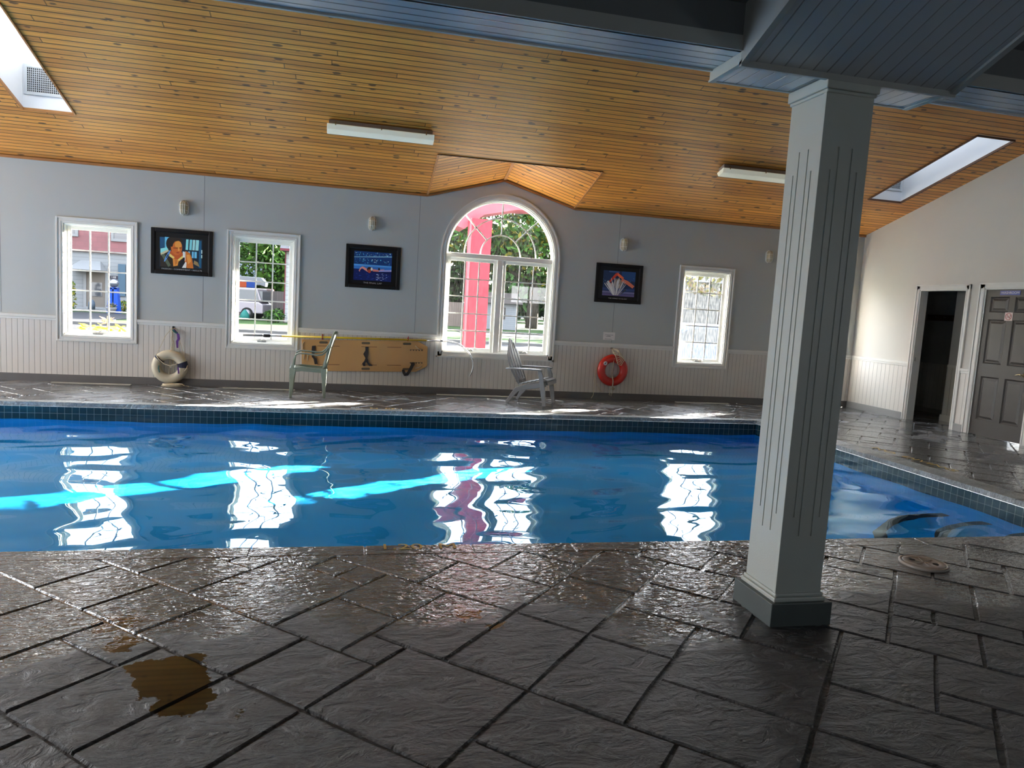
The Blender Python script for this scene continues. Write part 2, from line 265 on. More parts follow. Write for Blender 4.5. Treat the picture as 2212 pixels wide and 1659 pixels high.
# ------------------------------------------------------------------ mesh builder
class MB:
    def __init__(s): s.v = []; s.f = []; s.m = []; s.sm = []
    def quad(s, *p, m=0, smooth=False):
        i = len(s.v); s.v += [tuple(q) for q in p]; s.f.append(tuple(range(i, i+len(p)))); s.m.append(m); s.sm.append(smooth)
    def box(s, x0, x1, y0, y1, z0, z1, m=0):
        if x0 > x1: x0, x1 = x1, x0
        if y0 > y1: y0, y1 = y1, y0
        if z0 > z1: z0, z1 = z1, z0
        i = len(s.v)
        s.v += [(x0,y0,z0),(x1,y0,z0),(x1,y1,z0),(x0,y1,z0),(x0,y0,z1),(x1,y0,z1),(x1,y1,z1),(x0,y1,z1)]
        for q in ((0,3,2,1),(4,5,6,7),(0,1,5,4),(1,2,6,5),(2,3,7,6),(3,0,4,7)): s.f.append(tuple(i+a for a in q)); s.m.append(m); s.sm.append(False)
    def prism(s, poly, axis, a0, a1, m=0):
        """poly: 2D outline in the other two axes (in x,y,z order); extruded a0..a1"""
        def P(u, v, a): return {0: (a, u, v), 1: (u, a, v), 2: (u, v, a)}[axis]
        i = len(s.v); n = len(poly)
        s.v += [P(u, v, a0) for u, v in poly]+[P(u, v, a1) for u, v in poly]
        s.f.append(tuple(i+k for k in range(n))); s.f.append(tuple(i+n+k for k in reversed(range(n)))); s.m += [m, m]; s.sm += [False]*2
        for k in range(n): s.f.append((i+k, i+n+k, i+n+(k+1) % n, i+(k+1) % n)); s.m.append(m); s.sm.append(False)
    def tube(s, pts, r, n=8, m=0, closed=False, flat=None):
        """sweep; r number or list; flat=(w,h) list -> rectangular-ish section"""
        pts = [Vector(p) for p in pts]; N_ = len(pts)
        rs = r if isinstance(r, (list, tuple)) else [r]*N_
        up = None; rings = []
        for j, p in enumerate(pts):
            if closed: t = pts[(j+1) % N_]-pts[j-1]
            else: t = pts[min(j+1, N_-1)]-pts[max(j-1, 0)]
            t.normalize()
            if up is None: up = Vector((0, 0, 1)) if abs(t.z) < .9 else Vector((0, 1, 0))
            a = t.cross(up)
            if a.length < 1e-4: a = t.cross(Vector((1, 0, 0)))
            a.normalize(); b_ = a.cross(t).normalized(); up = b_
            ring = []
            for q in range(n):
                th = 2*PI*q/n; ring.append(p+rs[j]*(math.cos(th)*a+math.sin(th)*b_))
            rings.append(ring)
        i = len(s.v)
        for ring in rings: s.v += [tuple(x) for x in ring]
        for j in range(N_ if closed else N_-1):
            j2 = (j+1) % N_
            for q in range(n): s.f.append((i+j*n+q, i+j*n+(q+1) % n, i+j2*n+(q+1) % n, i+j2*n+q)); s.m.append(m); s.sm.append(True)
        if not closed:
            s.f.append(tuple(i+q for q in reversed(range(n)))); s.f.append(tuple(i+(N_-1)*n+q for q in range(n))); s.m += [m, m]; s.sm += [False]*2
    def bar(s, pts, sizes, side, m=0, smooth=False):
        """rectangular bar along pts; side = direction of width; sizes = [(w,t),...]"""
        pts = [Vector(p) for p in pts]; side = Vector(side).normalized(); n = len(pts); i = len(s.v)
        for j, p in enumerate(pts):
            t = (pts[min(j+1, n-1)]-pts[max(j-1, 0)]).normalized(); d = t.cross(side).normalized(); w, h = sizes[j] if isinstance(sizes, list) else sizes
            for a, b_ in ((-1,-1),(1,-1),(1,1),(-1,1)): s.v.append(tuple(p+side*(a*w/2)+d*(b_*h/2)))
        for j in range(n-1):
            for q in range(4): s.f.append((i+4*j+q, i+4*j+(q+1) % 4, i+4*j+4+(q+1) % 4, i+4*j+4+q)); s.m.append(m); s.sm.append(smooth)
        s.f.append((i+3, i+2, i+1, i)); s.f.append(tuple(i+4*(n-1)+q for q in range(4))); s.m += [m, m]; s.sm += [False]*2
    def lathe(s, prof, n=24, m=0, c=(0, 0, 0), axis='z', smooth=True):
        i = len(s.v)
        for (r, h) in prof:
            for q in range(n):
                a = 2*PI*q/n; x, y = r*math.cos(a), r*math.sin(a)
                p = (x, y, h) if axis == 'z' else (x, h, y) if axis == 'y' else (h, x, y)
                s.v.append((p[0]+c[0], p[1]+c[1], p[2]+c[2]))
        for j in range(len(prof)-1):
            for q in range(n): s.f.append((i+j*n+q, i+j*n+(q+1) % n, i+(j+1)*n+(q+1) % n, i+(j+1)*n+q)); s.m.append(m); s.sm.append(smooth)
        s.f.append(tuple(i+q for q in range(n))); s.f.append(tuple(i+(len(prof)-1)*n+q for q in range(n))); s.m += [m, m]; s.sm += [False]*2
    def build(s, name, mats, parent=None, bevel=0, smooth=None, uvrot=False, xf=None, seg=2, fixn=True):
        if not isinstance(mats, (list, tuple)): mats = [mats]
        v = s.v if xf is None else [tuple(xf @ Vector(p)) for p in s.v]
        me = bpy.data.meshes.new(name); me.from_pydata(v, [], s.f); me.update()
        for mt in mats: me.materials.append(mt)
        for p, mi, sm in zip(me.polygons, s.m, s.sm): p.material_index = mi; p.use_smooth = sm if smooth is None else smooth
        if fixn:
            bm = bmesh.new(); bm.from_mesh(me); bmesh.ops.recalc_face_normals(bm, faces=bm.faces); bm.to_mesh(me); bm.free()
        uvl = me.uv_layers.new(name='UVMap')
        for p in me.polygons:
            n = p.normal; ax = max(range(3), key=lambda a: abs(n[a])+(.02 if a == 2 else 0))
            if abs(n.z) > .45: ax = 2
            for li in p.loop_indices:
                c = me.vertices[me.loops[li].vertex_index].co
                uvl.data[li].uv = (c.y, c.z) if ax == 0 else (c.x, c.z) if ax == 1 else (c.x, c.y)
        o = bpy.data.objects.new(name, me); COL.objects.link(o)
        if parent is not None: o.parent = parent
        if bevel:
            b = o.modifiers.new('bevel', 'BEVEL'); b.width = bevel; b.segments = seg; b.limit_method = 'ANGLE'; b.angle_limit = math.radians(40)
        return o

def tag(o, label=None, cat=None, group=None, kind=None):
    if label: o['label'] = label
    if cat: o['category'] = cat
    if group: o['group'] = group
    if kind: o['kind'] = kind
    return o
def empty(name, loc=(0, 0, 0), rz=0, label=None, cat=None, group=None, kind=None):
    o = bpy.data.objects.new(name, None); COL.objects.link(o); o.location = loc; o.rotation_euler = (0, 0, rz); o.empty_display_size = .1
    return tag(o, label, cat, group, kind)
def struct(o): o['kind'] = 'structure'; return o
def copy_tree(o, parent=None):
    c = o.copy(); COL.objects.link(c)
    if parent is not None: c.parent = parent
    for ch in list(o.children): copy_tree(ch, c)
    return c
def text_mesh(name, s, size, mat, M4, depth=.0015, parent=None, xs=1.0, align='CENTER'):
    cu = bpy.data.curves.new(name, 'FONT'); cu.body = s; cu.size = size; cu.extrude = depth/2; cu.align_x = align; cu.align_y = 'CENTER'; cu.resolution_u = 3
    t = bpy.data.objects.new(name+'_curve', cu); COL.objects.link(t); bpy.context.view_layer.update()
    me = bpy.data.meshes.new_from_object(t); bpy.data.objects.remove(t); bpy.data.curves.remove(cu)
    me.transform(M4 @ Matrix.Diagonal((xs, 1, 1, 1))); me.materials.clear(); me.materials.append(mat)
    o = bpy.data.objects.new(name, me); COL.objects.link(o)
    if parent is not None: o.parent = parent
    return o

# ------------------------------------------------------------------ dimensions of the hall
YB, XR, XL, YF = 10.99, 8.63, -9.5, -3.2            # back wall, right wall, left wall, wall behind the camera
ZE, SL = 2.976, .29                                # eave height, roof slope
def zc(y): return ZE+SL*(YB-y)
PX0, PX1, PY0, PY1, PZ = -8.2, 5.70, 4.04, 9.09, -.98  # pool
ZW = -.195                                          # water level
YBM = 2.865                                         # front of the big beam

# ------------------------------------------------------------------ floor: stamped slate slabs
def clip(poly, ax, val, keep_less):
    out = []
    for i in range(len(poly)):
        a, b_ = poly[i], poly[(i+1) % len(poly)]
        ia = (a[ax] <= val) if keep_less else (a[ax] >= val); ib = (b_[ax] <= val) if keep_less else (b_[ax] >= val)
        if ia: out.append(a)
        if ia != ib:
            t = (val-a[ax])/(b_[ax]-a[ax]); out.append((a[0]+t*(b_[0]-a[0]), a[1]+t*(b_[1]-a[1])))
    return out
def build_floor():
    mod, ang = .188, math.radians(47.5); ca, sa = math.cos(ang), math.sin(ang)
    ng = 80; used = set(); stones = []
    rnd = random.Random(5)
    for j in range(-ng, ng):
        for i in range(-ng, ng):
            if (i, j) in used: continue
            opts = [(2, 2), (3, 2), (2, 3), (3, 3), (2, 2), (3, 2), (2, 1), (1, 2), (1, 1)]; rnd.shuffle(opts); opts.sort(key=lambda o: 0 if o[0]*o[1] > 2 and rnd.random() < .9 else 1)
            for w, h in opts+[(1, 1)]:
                if all((i+a, j+b_) not in used for a in range(w) for b_ in range(h)):
                    for a in range(w):
                        for b_ in range(h): used.add((i+a, j+b_))
                    stones.append((i*mod, j*mod, w*mod, h*mod)); break
    rects = [(XL, XR+2.2, YF, PY0-.15), (PX1+.27, XR+2.2, PY0-.15, YB), (XL, PX1+.27, PY1+.15, YB)]
    mb = MB(); g = .0065
    for (u, v, w, h) in stones:
        cx, cyy = (u+w/2)*ca-(v+h/2)*sa, (u+w/2)*sa+(v+h/2)*ca
        if not (XL-1 < cx < XR+3 and YF-1 < cyy < YB+1): continue
        j = lambda: rnd.uniform(-.004, .004)
        pts = [(u+g+j(), v+g+j()), (u+w*.5, v+g+j()), (u+w-g+j(), v+g+j()), (u+w-g+j(), v+h*.5), (u+w-g+j(), v+h-g+j()), (u+w*.5, v+h-g+j()), (u+g+j(), v+h-g+j()), (u+g+j(), v+h*.5)]
        W_ = [(a*ca-b_*sa, a*sa+b_*ca) for a, b_ in pts]
        tx, ty = rnd.uniform(-.004, .004), rnd.uniform(-.004, .004)
        for (x0, x1, y0, y1) in rects:
            q = clip(clip(clip(clip(W_, 0, x0, False), 0, x1, True), 1, y0, False), 1, y1, True)
            if len(q) < 3: continue
            mx_, my_ = sum(p[0] for p in q)/len(q), sum(p[1] for p in q)/len(q)
            top = []
            for p in q:
                d = math.hypot(mx_-p[0], my_-p[1]) or 1; k_ = min(.007/d, .4)
                x_, y_ = p[0]+(mx_-p[0])*k_, p[1]+(my_-p[1])*k_
                top.append((x_, y_, (x_-cx)*tx+(y_-cyy)*ty))
            mb.quad(*top)
            for k_ in range(len(q)):
                a, b_ = q[k_], q[(k_+1) % len(q)]
                mb.quad((a[0], a[1], -.008), (b_[0], b_[1], -.008), top[(k_+1) % len(q)], top[k_])
    for (x0, x1, y0, y1) in rects: mb.box(x0, x1, y0, y1, -.12, -.0075)
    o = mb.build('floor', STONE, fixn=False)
    # faces were written counter clockwise, keep them up
    me = o.data; bm = bmesh.new(); bm.from_mesh(me)
    for f in bm.faces:
        if f.normal.z < -.01 and f.calc_center_median().z > -.05: f.normal_flip()
    bm.to_mesh(me); bm.free()
    return struct(o)
build_floor()

# ------------------------------------------------------------------ back wall with windows
WIN = [(-6.38, -5.38), (-3.88, -2.87), (-1.71, -.71), (5.23, 6.22), (7.38, 8.38)]   # outer casing x ranges
WZ0, WZ1 = .565, 2.24
ACX, AR, ASZ = 2.255, .935, 2.15                     # arched window: centre, casing radius, springing height
CW = .085
def build_back_wall():
    mb = MB()
    holes = sorted([(a+CW, b_-CW) for a, b_ in WIN])
    T = .13
    for y in (YB, YB+T):
        xs = [XL]
        segs = []; x = XL
        for a, b_ in sorted(holes+[(ACX-AR+CW, ACX+AR-CW)]):
            segs.append((x, a)); x = b_
        segs.append((x, XR+.2))
        for a, b_ in segs: mb.quad((a, y, 0), (b_, y, 0), (b_, y, ZE+.02), (a, y, ZE+.02))
        for a, b_ in holes:
            mb.quad((a, y, 0), (b_, y, 0), (b_, y, WZ0+CW), (a, y, WZ0+CW)); mb.quad((a, y, WZ1-CW), (b_, y, WZ1-CW), (b_, y, ZE+.02), (a, y, ZE+.02))
        a, b_ = ACX-AR+CW, ACX+AR-CW; r = AR-CW
        mb.quad((a, y, 0), (b_, y, 0), (b_, y, WZ0+CW), (a, y, WZ0+CW))
        n = 40
        for i in range(n):
            t0, t1 = PI-PI*i/n, PI-PI*(i+1)/n
            x0, z0, x1, z1 = ACX+r*math.cos(t0), ASZ+r*math.sin(t0), ACX+r*math.cos(t1), ASZ+r*math.sin(t1)
            mb.quad((x0, y, z0), (x1, y, z1), (x1, y, max(z1, ZE+.02)), (x0, y, max(z0, ZE+.02)))
        # gable piece over the arch
        mb.quad((1.04, y, ZE+.015), (3.43, y, ZE+.015), (2.235, y, 3.33))
    # fine joint lines in the wall board
    for x in (-4.55, -2.02, .98, 4.15, 7.1):
        mb.box(x-.003, x+.003, YB-.0012, YB+.001, .92, ZE, 1)
    return struct(mb.build('wall_back', [WALLP, plain('wall_joint', (.22, .23, .25), .7)], fixn=False))
build_back_wall()

def wall_x(name, x, y0, y1, holes, mat, ztop=5.6, thick=.14, sgn=1):
    mb = MB()
    ys = sorted({y0, y1, *[h[0] for h in holes], *[h[1] for h in holes]})
    for xx in (x, x+sgn*thick):
        for a, b_ in zip(ys[:-1], ys[1:]):
            mid = (a+b_)/2; hs = [h for h in holes if h[0] < mid < h[1]]
            zs = [0.0]
            for h in hs: zs += [h[2], h[3]]
            zs.append(ztop)
            for k_ in range(0, len(zs), 2):
                if zs[k_+1] > zs[k_]: mb.quad((xx, a, zs[k_]), (xx, b_, zs[k_]), (xx, b_, zs[k_+1]), (xx, a, zs[k_+1]))
    for (a, b_, z0, z1) in holes:
        X0, X1 = x, x+sgn*thick
        mb.quad((X0, a, z0), (X1, a, z0), (X1, a, z1), (X0, a, z1)); mb.quad((X0, b_, z0), (X1, b_, z0), (X1, b_, z1), (X0, b_, z1)); mb.quad((X0, a, z1), (X1, a, z1), (X1, b_, z1), (X0, b_, z1))
        if z0 > 0: mb.quad((X0, a, z0), (X1, a, z0), (X1, b_, z0), (X0, b_, z0))
    return struct(mb.build(name, mat, fixn=False))
D1, D2 = (8.73, 9.60), (7.58, 8.42)
wall_x('wall_right', XR, YF, YB+.17, [(D1[0], D1[1], 0, 2.035), (D2[0], D2[1], 0, 2.045)], WALLR)
ADDED_LW = [(3.3, 5.6, .25, 2.9), (5.9, 8.2, .25, 2.9), (8.5, 10.7, .25, 2.9)]
wall_x('wall_left', XL, YF, YB+.17, ADDED_LW, WALLP, sgn=-1)
ADDED_FWIN = [(-6.0, -4.6), (5.6, 7.0)]; FZ = (1.5, 2.2); mb = MB(); xs_ = [XL-.1]  # unseen windows, added behind the camera to light the near side
for a, b_ in ADDED_FWIN: mb.box(xs_[-1], a, YF-.12, YF, 0, 5.8); mb.box(a, b_, YF-.12, YF, 0, FZ[0]); mb.box(a, b_, YF-.12, YF, FZ[1], 5.8); xs_.append(b_)
mb.box(xs_[-1], XR+.1, YF-.12, YF, 0, 5.8); struct(mb.build('wall_front', WALLP))
for i, (a, b_) in enumerate(ADDED_FWIN):
    w = empty('window_%d' % (i+12), ((a+b_)/2, YF, 0), kind='structure'); mb = MB(); hw = (b_-a)/2
    for q in (-hw, -.03, hw-.06): mb.box(q, q+.06, -.1, -.04, *FZ)
    for q in (FZ[0], FZ[1]-.06): mb.box(-hw, hw, -.1, -.04, q, q+.06)
    mb.build('frame', VINYL, w); mb = MB(); mb.quad((-hw, -.07, FZ[0]), (hw, -.07, FZ[0]), (hw, -.07, FZ[1]), (-hw, -.07, FZ[1])); mb.build('pane', PANE, w)
    portal('sky_portal_front_%d' % i, ((a+b_)/2, YF-.13, sum(FZ)/2), (0, 1, 0), b_-a, FZ[1]-FZ[0])

# added windows behind/left of view: frames only
n_win = 0
def rect_frame(mb, x0, x1, z0, z1, w, y0, y1, m=0):
    mb.box(x0, x0+w, y0, y1, z0, z1, m); mb.box(x1-w, x1, y0, y1, z0, z1, m); mb.box(x0+w, x1-w, y0, y1, z0, z0+w, m); mb.box(x0+w, x1-w, y0, y1, z1-w, z1, m)
def crank(parent, x, z, y=YB+.035):
    mb = MB(); mb.box(x-.05, x+.06, y-.02, y+.01, z, z+.022)
    mb.tube([(x-.01, y-.015, z+.02), (x-.01, y-.03, z+.045), (x+.015, y-.035, z+.052), (x+.055, y-.03, z+.035)], .007, 6)
    tag(mb.build('crank_handle', METALD, parent), 'grey metal crank handle on the sill')
METALD = plain('dull_metal', (.35, .34, .32), .35, metal=.7)
def casing_rect(parent, x0, x1, z0, z1):
    mb = MB()
    rect_frame(mb, x0, x1, z0, z1, CW, YB-.018, YB+.002)
    rect_frame(mb, x0, x1, z0, z1, .022, YB-.030, YB-.018)
    rect_frame(mb, x0+.05, x1-.05, z0+.05, z1-.05, .014, YB-.024, YB-.018)
    mb.build('casing', WHITE, parent, bevel=.004)
def small_window(idx, x0, x1, pane, detail=True):
    w = empty('window_%d' % idx, ((x0+x1)/2, YB, 0), kind='structure'); 
    off = Matrix.Translation((-(x0+x1)/2, -YB, 0))
    class P: pass
    def B(mb, n, m, **k): return mb.build(n, m, w, xf=off, **k)
    mb = MB(); rect_frame(mb, x0, x1, WZ0, WZ1, CW, YB-.018, YB+.002); rect_frame(mb, x0, x1, WZ0, WZ1, .022, YB-.030, YB-.018); rect_frame(mb, x0+.05, x1-.05, WZ0+.05, WZ1-.05, .014, YB-.024, YB-.018)
    B(mb, 'casing', WHITE, bevel=.004)
    a, b_, c, d = x0+CW, x1-CW, WZ0+CW, WZ1-CW
    mb = MB(); rect_frame(mb, a-.005, b_+.005, c-.005, d+.005, .019, YB, YB+.13); rect_frame(mb, a+.012, b_-.012, c+.012, d-.012, .014, YB+.045, YB+.12); B(mb, 'jamb', VINYL, bevel=.003)
    mb = MB(); rect_frame(mb, a+.026, b_-.026, c+.02, d-.026, .040, YB+.062, YB+.092); rect_frame(mb, a+.062, b_-.062, c+.056, d-.062, .012, YB+.066, YB+.088); B(mb, 'sash', VINYL, bevel=.003)
    ga, gb, gc, gd = a+.072, b_-.072, c+.066, d-.072
    mb = MB()
    for i in (1, 2): x = ga+(gb-ga)*i/3; mb.box(x-.009, x+.009, YB+.070, YB+.080, gc, gd)
    for i in (1, 2, 3, 4): z = gc+(gd-gc)*i/5; mb.box(ga, gb, YB+.0705, YB+.0795, z-.009, z+.009)
    B(mb, 'muntin_grid', VINYL)
    mb = MB(); mb.quad((ga-.01, YB+.084, gc-.01), (gb+.01, YB+.084, gc-.01), (gb+.01, YB+.084, gd+.01), (ga-.01, YB+.084, gd+.01)); B(mb, 'pane', pane)
    mb = MB(); x, z, y = (x0+x1)/2+.0, c+.016, YB+.05; mb.box(x-.07, x+.05, y-.02, y+.02, z, z+.02)
    mb.tube([(x-.01, y-.02, z+.015), (x-.01, y-.035, z+.035), (x+.02, y-.04, z+.04), (x+.06, y-.035, z+.058 if idx == 1 else z+.03)], .007, 6)
    B(mb, 'crank_handle', METALD)
    portal('sky_portal_%d' % idx, ((x0+x1)/2, YB+.14, (WZ0+WZ1)/2), (0, -1, 0), b_-a, d-c)
small_window(1, *WIN[1], PANE); small_window(2, *WIN[2], PANE); small_window(4, *WIN[3], PANEH); small_window(5, *WIN[4], PANEH2); small_window(6, *WIN[0], PANE)

def arch_pts(r, n=48): return [(ACX+r*math.cos(PI-PI*i/n), ASZ+r*math.sin(PI-PI*i/n)) for i in range(n+1)]
def arch_band(mb, r0, r1, y0, y1, zb, m=0, n=48):
    """band between radius r0<r1 with straight legs down to zb"""
    i_, o_ = arch_pts(r0, n), arch_pts(r1, n)
    inn = [(ACX-r0, zb)]+i_+[(ACX+r0, zb)]; out = [(ACX-r1, zb)]+o_+[(ACX+r1, zb)]
    for k_ in range(len(inn)-1):
        a, b_, c, d = inn[k_], inn[k_+1], out[k_+1], out[k_]
        mb.quad((a[0], y0, a[1]), (b_[0], y0, b_[1]), (c[0], y0, c[1]), (d[0], y0, d[1]), m=m)
        mb.quad((a[0], y1, a[1]), (b_[0], y1, b_[1]), (c[0], y1, c[1]), (d[0], y1, d[1]), m=m)
        mb.quad((a[0], y0, a[1]), (b_[0], y0, b_[1]), (b_[0], y1, b_[1]), (a[0], y1, a[1]), m=m)
        mb.quad((d[0], y0, d[1]), (c[0], y0, c[1]), (c[0], y1, c[1]), (d[0], y1, d[1]), m=m)
def arched_window():
    w = empty('window_3', (ACX, YB, 0), kind='structure'); off = Matrix.Translation((-ACX, -YB, 0))
    def B(mb, n, m, **k): return mb.build(n, m, w, xf=off, **k)
    r = AR-CW; a, b_, c = ACX-r, ACX+r, WZ0+CW
    mb = MB(); arch_band(mb, r, AR, YB-.018, YB+.002, WZ0); arch_band(mb, AR-.022, AR, YB-.030, YB-.018, WZ0); arch_band(mb, r+.018, r+.032, YB-.024, YB-.018, WZ0+.05)
    mb.box(ACX-AR, ACX+AR, YB-.018, YB+.002, WZ0, c); mb.box(ACX-AR, ACX+AR, YB-.030, YB-.018, WZ0, WZ0+.022)
    B(mb, 'casing', WHITE)
    mb = MB(); arch_band(mb, r-.018, r+.004, YB, YB+.17, c); arch_band(mb, r-.032, r-.018, YB+.045, YB+.12, c); mb.box(a, b_, YB, YB+.17, c-.01, c+.018)
    B(mb, 'jamb', VINYL)
    mb = MB(); mb.box(ACX-.045, ACX+.045, YB+.035, YB+.105, c, 2.10); mb.box(a, b_, YB+.03, YB+.11, 2.095, 2.165); B(mb, 'mullion', VINYL, bevel=.004)
    for x0, x1 in ((a+.03, ACX-.045), (ACX+.045, b_-.03)):
        z0, z1 = c+.018, 2.095
        mb = MB(); rect_frame(mb, x0, x1, z0, z1, .044, YB+.062, YB+.092); rect_frame(mb, x0+.04, x1-.04, z0+.04, z1-.04, .012, YB+.066, YB+.088)
        s = B(mb, 'sash', VINYL, bevel=.003)
        ga, gb, gc, gd = x0+.052, x1-.052, z0+.052, z1-.052; mb = MB()
        for i in (1, 2): x = ga+(gb-ga)*i/3; mb.box(x-.009, x+.009, YB+.070, YB+.080, gc, gd)
        for i in (1, 2, 3, 4): z = gc+(gd-gc)*i/5; mb.box(ga, gb, YB+.0705, YB+.0795, z-.009, z+.009)
        B(mb, 'muntin_grid', VINYL)
        mb = MB(); mb.quad((ga-.01, YB+.084, gc-.01), (gb+.01, YB+.084, gc-.01), (gb+.01, YB+.084, gd+.01), (ga-.01, YB+.084, gd+.01)); B(mb, 'pane', PANEH2)
        mb = MB(); x, z, y = (x0+x1)/2+.02, z0+.0, YB+.05; mb.box(x-.07, x+.05, y-.02, y+.02, z, z+.02)
        mb.tube([(x-.01, y-.02, z+.015), (x-.01, y-.035, z+.03), (x+.02, y-.04, z+.035), (x+.05, y-.035, z+.02)], .007, 6); B(mb, 'crank_handle', METALD)
    mb = MB()
    zs = 2.165
    for rr in (.315, .565):
        pr = [(ACX+rr*math.cos(t), YB+.076, zs+rr*math.sin(t)) for t in [PI*i/32 for i in range(33)]]
        mb.bar(pr, (.012, .020), (0, 1, 0))
    for ang in (45, 90, 135):
        t = math.radians(ang); mb.bar([(ACX+q*math.cos(t), YB+.076, zs+q*math.sin(t)) for q in (.315, .80)], (.012, .020), (0, 1, 0))
    B(mb, 'muntin_grid', VINYL)
    mb = MB(); i_ = arch_pts(r-.02, 32); mb.quad(*[(p[0], YB+.084, p[1]) for p in i_]); B(mb, 'pane', PANEH2)
    portal('sky_portal_3', (ACX, YB+.14, (c+2.95)/2), (0, -1, 0), 2*r, 2.95-c)
arched_window()
# left wall glazing (unseen, assumed and added to light the hall)
for i, (a, b_, z0, z1) in enumerate(ADDED_LW):
    w = empty('window_%d' % (i+7), (XL, (a+b_)/2, 0), kind='structure'); mb = MB()
    for q0, q1 in ((a, a+.07), (b_-.07, b_), ((a+b_)/2-.03, (a+b_)/2+.03)): mb.box(-.1, -.04, q0-(a+b_)/2, q1-(a+b_)/2, z0, z1)
    for q0, q1 in ((z0, z0+.07), (z1-.07, z1)): mb.box(-.1, -.04, a-(a+b_)/2, b_-(a+b_)/2, q0, q1)
    mb.build('frame', VINYL, w)
    mb = MB(); hw = (b_-a)/2; mb.quad((-.07, -hw, z0), (-.07, hw, z0), (-.07, hw, z1), (-.07, -hw, z1)); mb.build('pane', PANE, w)
    portal('sky_portal_left_%d' % i, (XL-.13, (a+b_)/2, (z0+z1)/2), (1, 0, 0), z1-z0 if False else b_-a, z1-z0)

# ------------------------------------------------------------------ wainscot, chair rails, baseboards
def bays():
    edges = sorted([w for w in WIN]+[(ACX-AR, ACX+AR)]); out = []; x = XL
    for a, b_ in edges: out.append((x, a)); x = b_
    out.append((x, XR)); return out, edges
B_, E_ = bays(); mb = MB(); rail = MB()
for a, b_ in B_:
    mb.box(a, b_, YB-.014, YB-.001, .095, .875)
    rail.box(a, b_, YB-.030, YB-.001, .868, .9075); rail.box(a, b_, YB-.022, YB-.001, .838, .868)
for a, b_ in E_: mb.box(a, b_, YB-.014, YB-.001, .095, WZ0-.001)
struct(mb.build('trim_1', PANELB)); struct(rail.build('trim_2', WHITE, bevel=.004))
mb = MB(); mb.box(XL, XR, YB-.030, YB-.001, -.004, .100); struct(mb.build('baseboard_back', BASEG, bevel=.004))
mb = MB(); rail = MB(); bs = MB()
for a, b_ in ((9.665, YB-.03), (8.51, 8.655), (YF, 7.50)):
    mb.box(XR-.014, XR-.001, a, b_, .095, .875); rail.box(XR-.030, XR-.001, a, b_, .868, .9075); rail.box(XR-.022, XR-.001, a, b_, .838, .868)
    bs.box(XR-.030, XR-.001, a, b_, -.004, .105)
struct(mb.build('trim_3', PANELR)); struct(rail.build('trim_4', WHITE, bevel=.004)); struct(bs.build('baseboard_right', plain('baseboard_grey_light', (.24, .25, .26), .45), bevel=.004))
# eave trim on the back wall
mb = MB()
for a, b_ in ((XL, 1.07), (3.40, XR)): mb.box(a, b_, YB-.028, YB-.001, ZE-.028, ZE+.004)
for (xa, za), (xb, zb) in (((1.07, ZE-.014), (2.235, 3.29)), ((2.235, 3.29), (3.40, ZE-.014))): mb.bar([(xa, YB-.014, za), (xb, YB-.014, zb)], (.028, .030), (0, 1, 0))
struct(mb.build('trim_5', WOODTRIM))

# ------------------------------------------------------------------ pine ceiling with dormer recess and skylight openings
SKY_L, SKY_R = (-3.77, -3.22), (7.61, 8.19); SKY_M = (-9.2, -8.6)
SY0, SY1 = 7.845, 9.72
RX0, RX1, RY = 1.08, 3.37, 9.75
def build_ceiling():
    mb = MB(); xs = [XL-.15, SKY_M[0], SKY_M[1], SKY_L[0], SKY_L[1], RX0, RX1, SKY_R[0], SKY_R[1], XR+.15]; ys = [YBM, SY0, SY1, RY, YB+.2]
    for i in range(len(xs)-1):
        for j in range(len(ys)-1):
            a, b_, c, d = xs[i], xs[i+1], ys[j], ys[j+1]
            if c >= SY0 and d <= SY1 and (a, b_) in ((SKY_L), (SKY_R), SKY_M): continue
            if a == RX0 and c >= RY: continue
            mb.quad((a, c, zc(c)), (b_, c, zc(c)), (b_, d, zc(d)), (a, d, zc(d)))
    # dormer recess: two planes parallel to the roof fall line, rising to a ridge over the arch
    cx = 2.235; h = 3.305-ZE
    def rz(x, y): return zc(y)+h*(1-abs(x-cx)/(RX1-cx))
    for x0, x1 in ((RX0, cx), (cx, RX1)):
        for y0, y1 in ((RY, YB), (YB, YB+.2)):
            mb.quad((x0, y0, rz(x0, y0)), (x1, y0, rz(x1, y0)), (x1, y1, rz(x1, y1)), (x0, y1, rz(x0, y1)))
    mb.quad((RX0, RY, zc(RY)), (RX1, RY, zc(RY)), (cx, RY, rz(cx, RY)))
    return struct(mb.build('ceiling', WOOD, fixn=False))
build_ceiling()
mb = MB()   # dormer and skylight edge trims
mb.bar([(RX0, RY, zc(RY)-.004), (RX1, RY, zc(RY)-.004)], (.022, .012), (0, 1, 0), m=1)
for x in (RX0, RX1): mb.bar([(x, RY, zc(RY)-.006), (x, YB-.02, ZE-.000)], (.028, .014), (1, 0, 0))
mb.bar([(2.235, RY+.02, zc(RY)+.318), (2.235, YB-.02, 3.293)], (.04, .016), (1, 0, 0))
struct(mb.build('trim_6', [WOODTRIM, WOODDK]))
VENTM = plain('vent_aluminium', (.55, .58, .60), .4, metal=.4); HOLE = plain('duct_dark', (.006, .006, .006), .9)
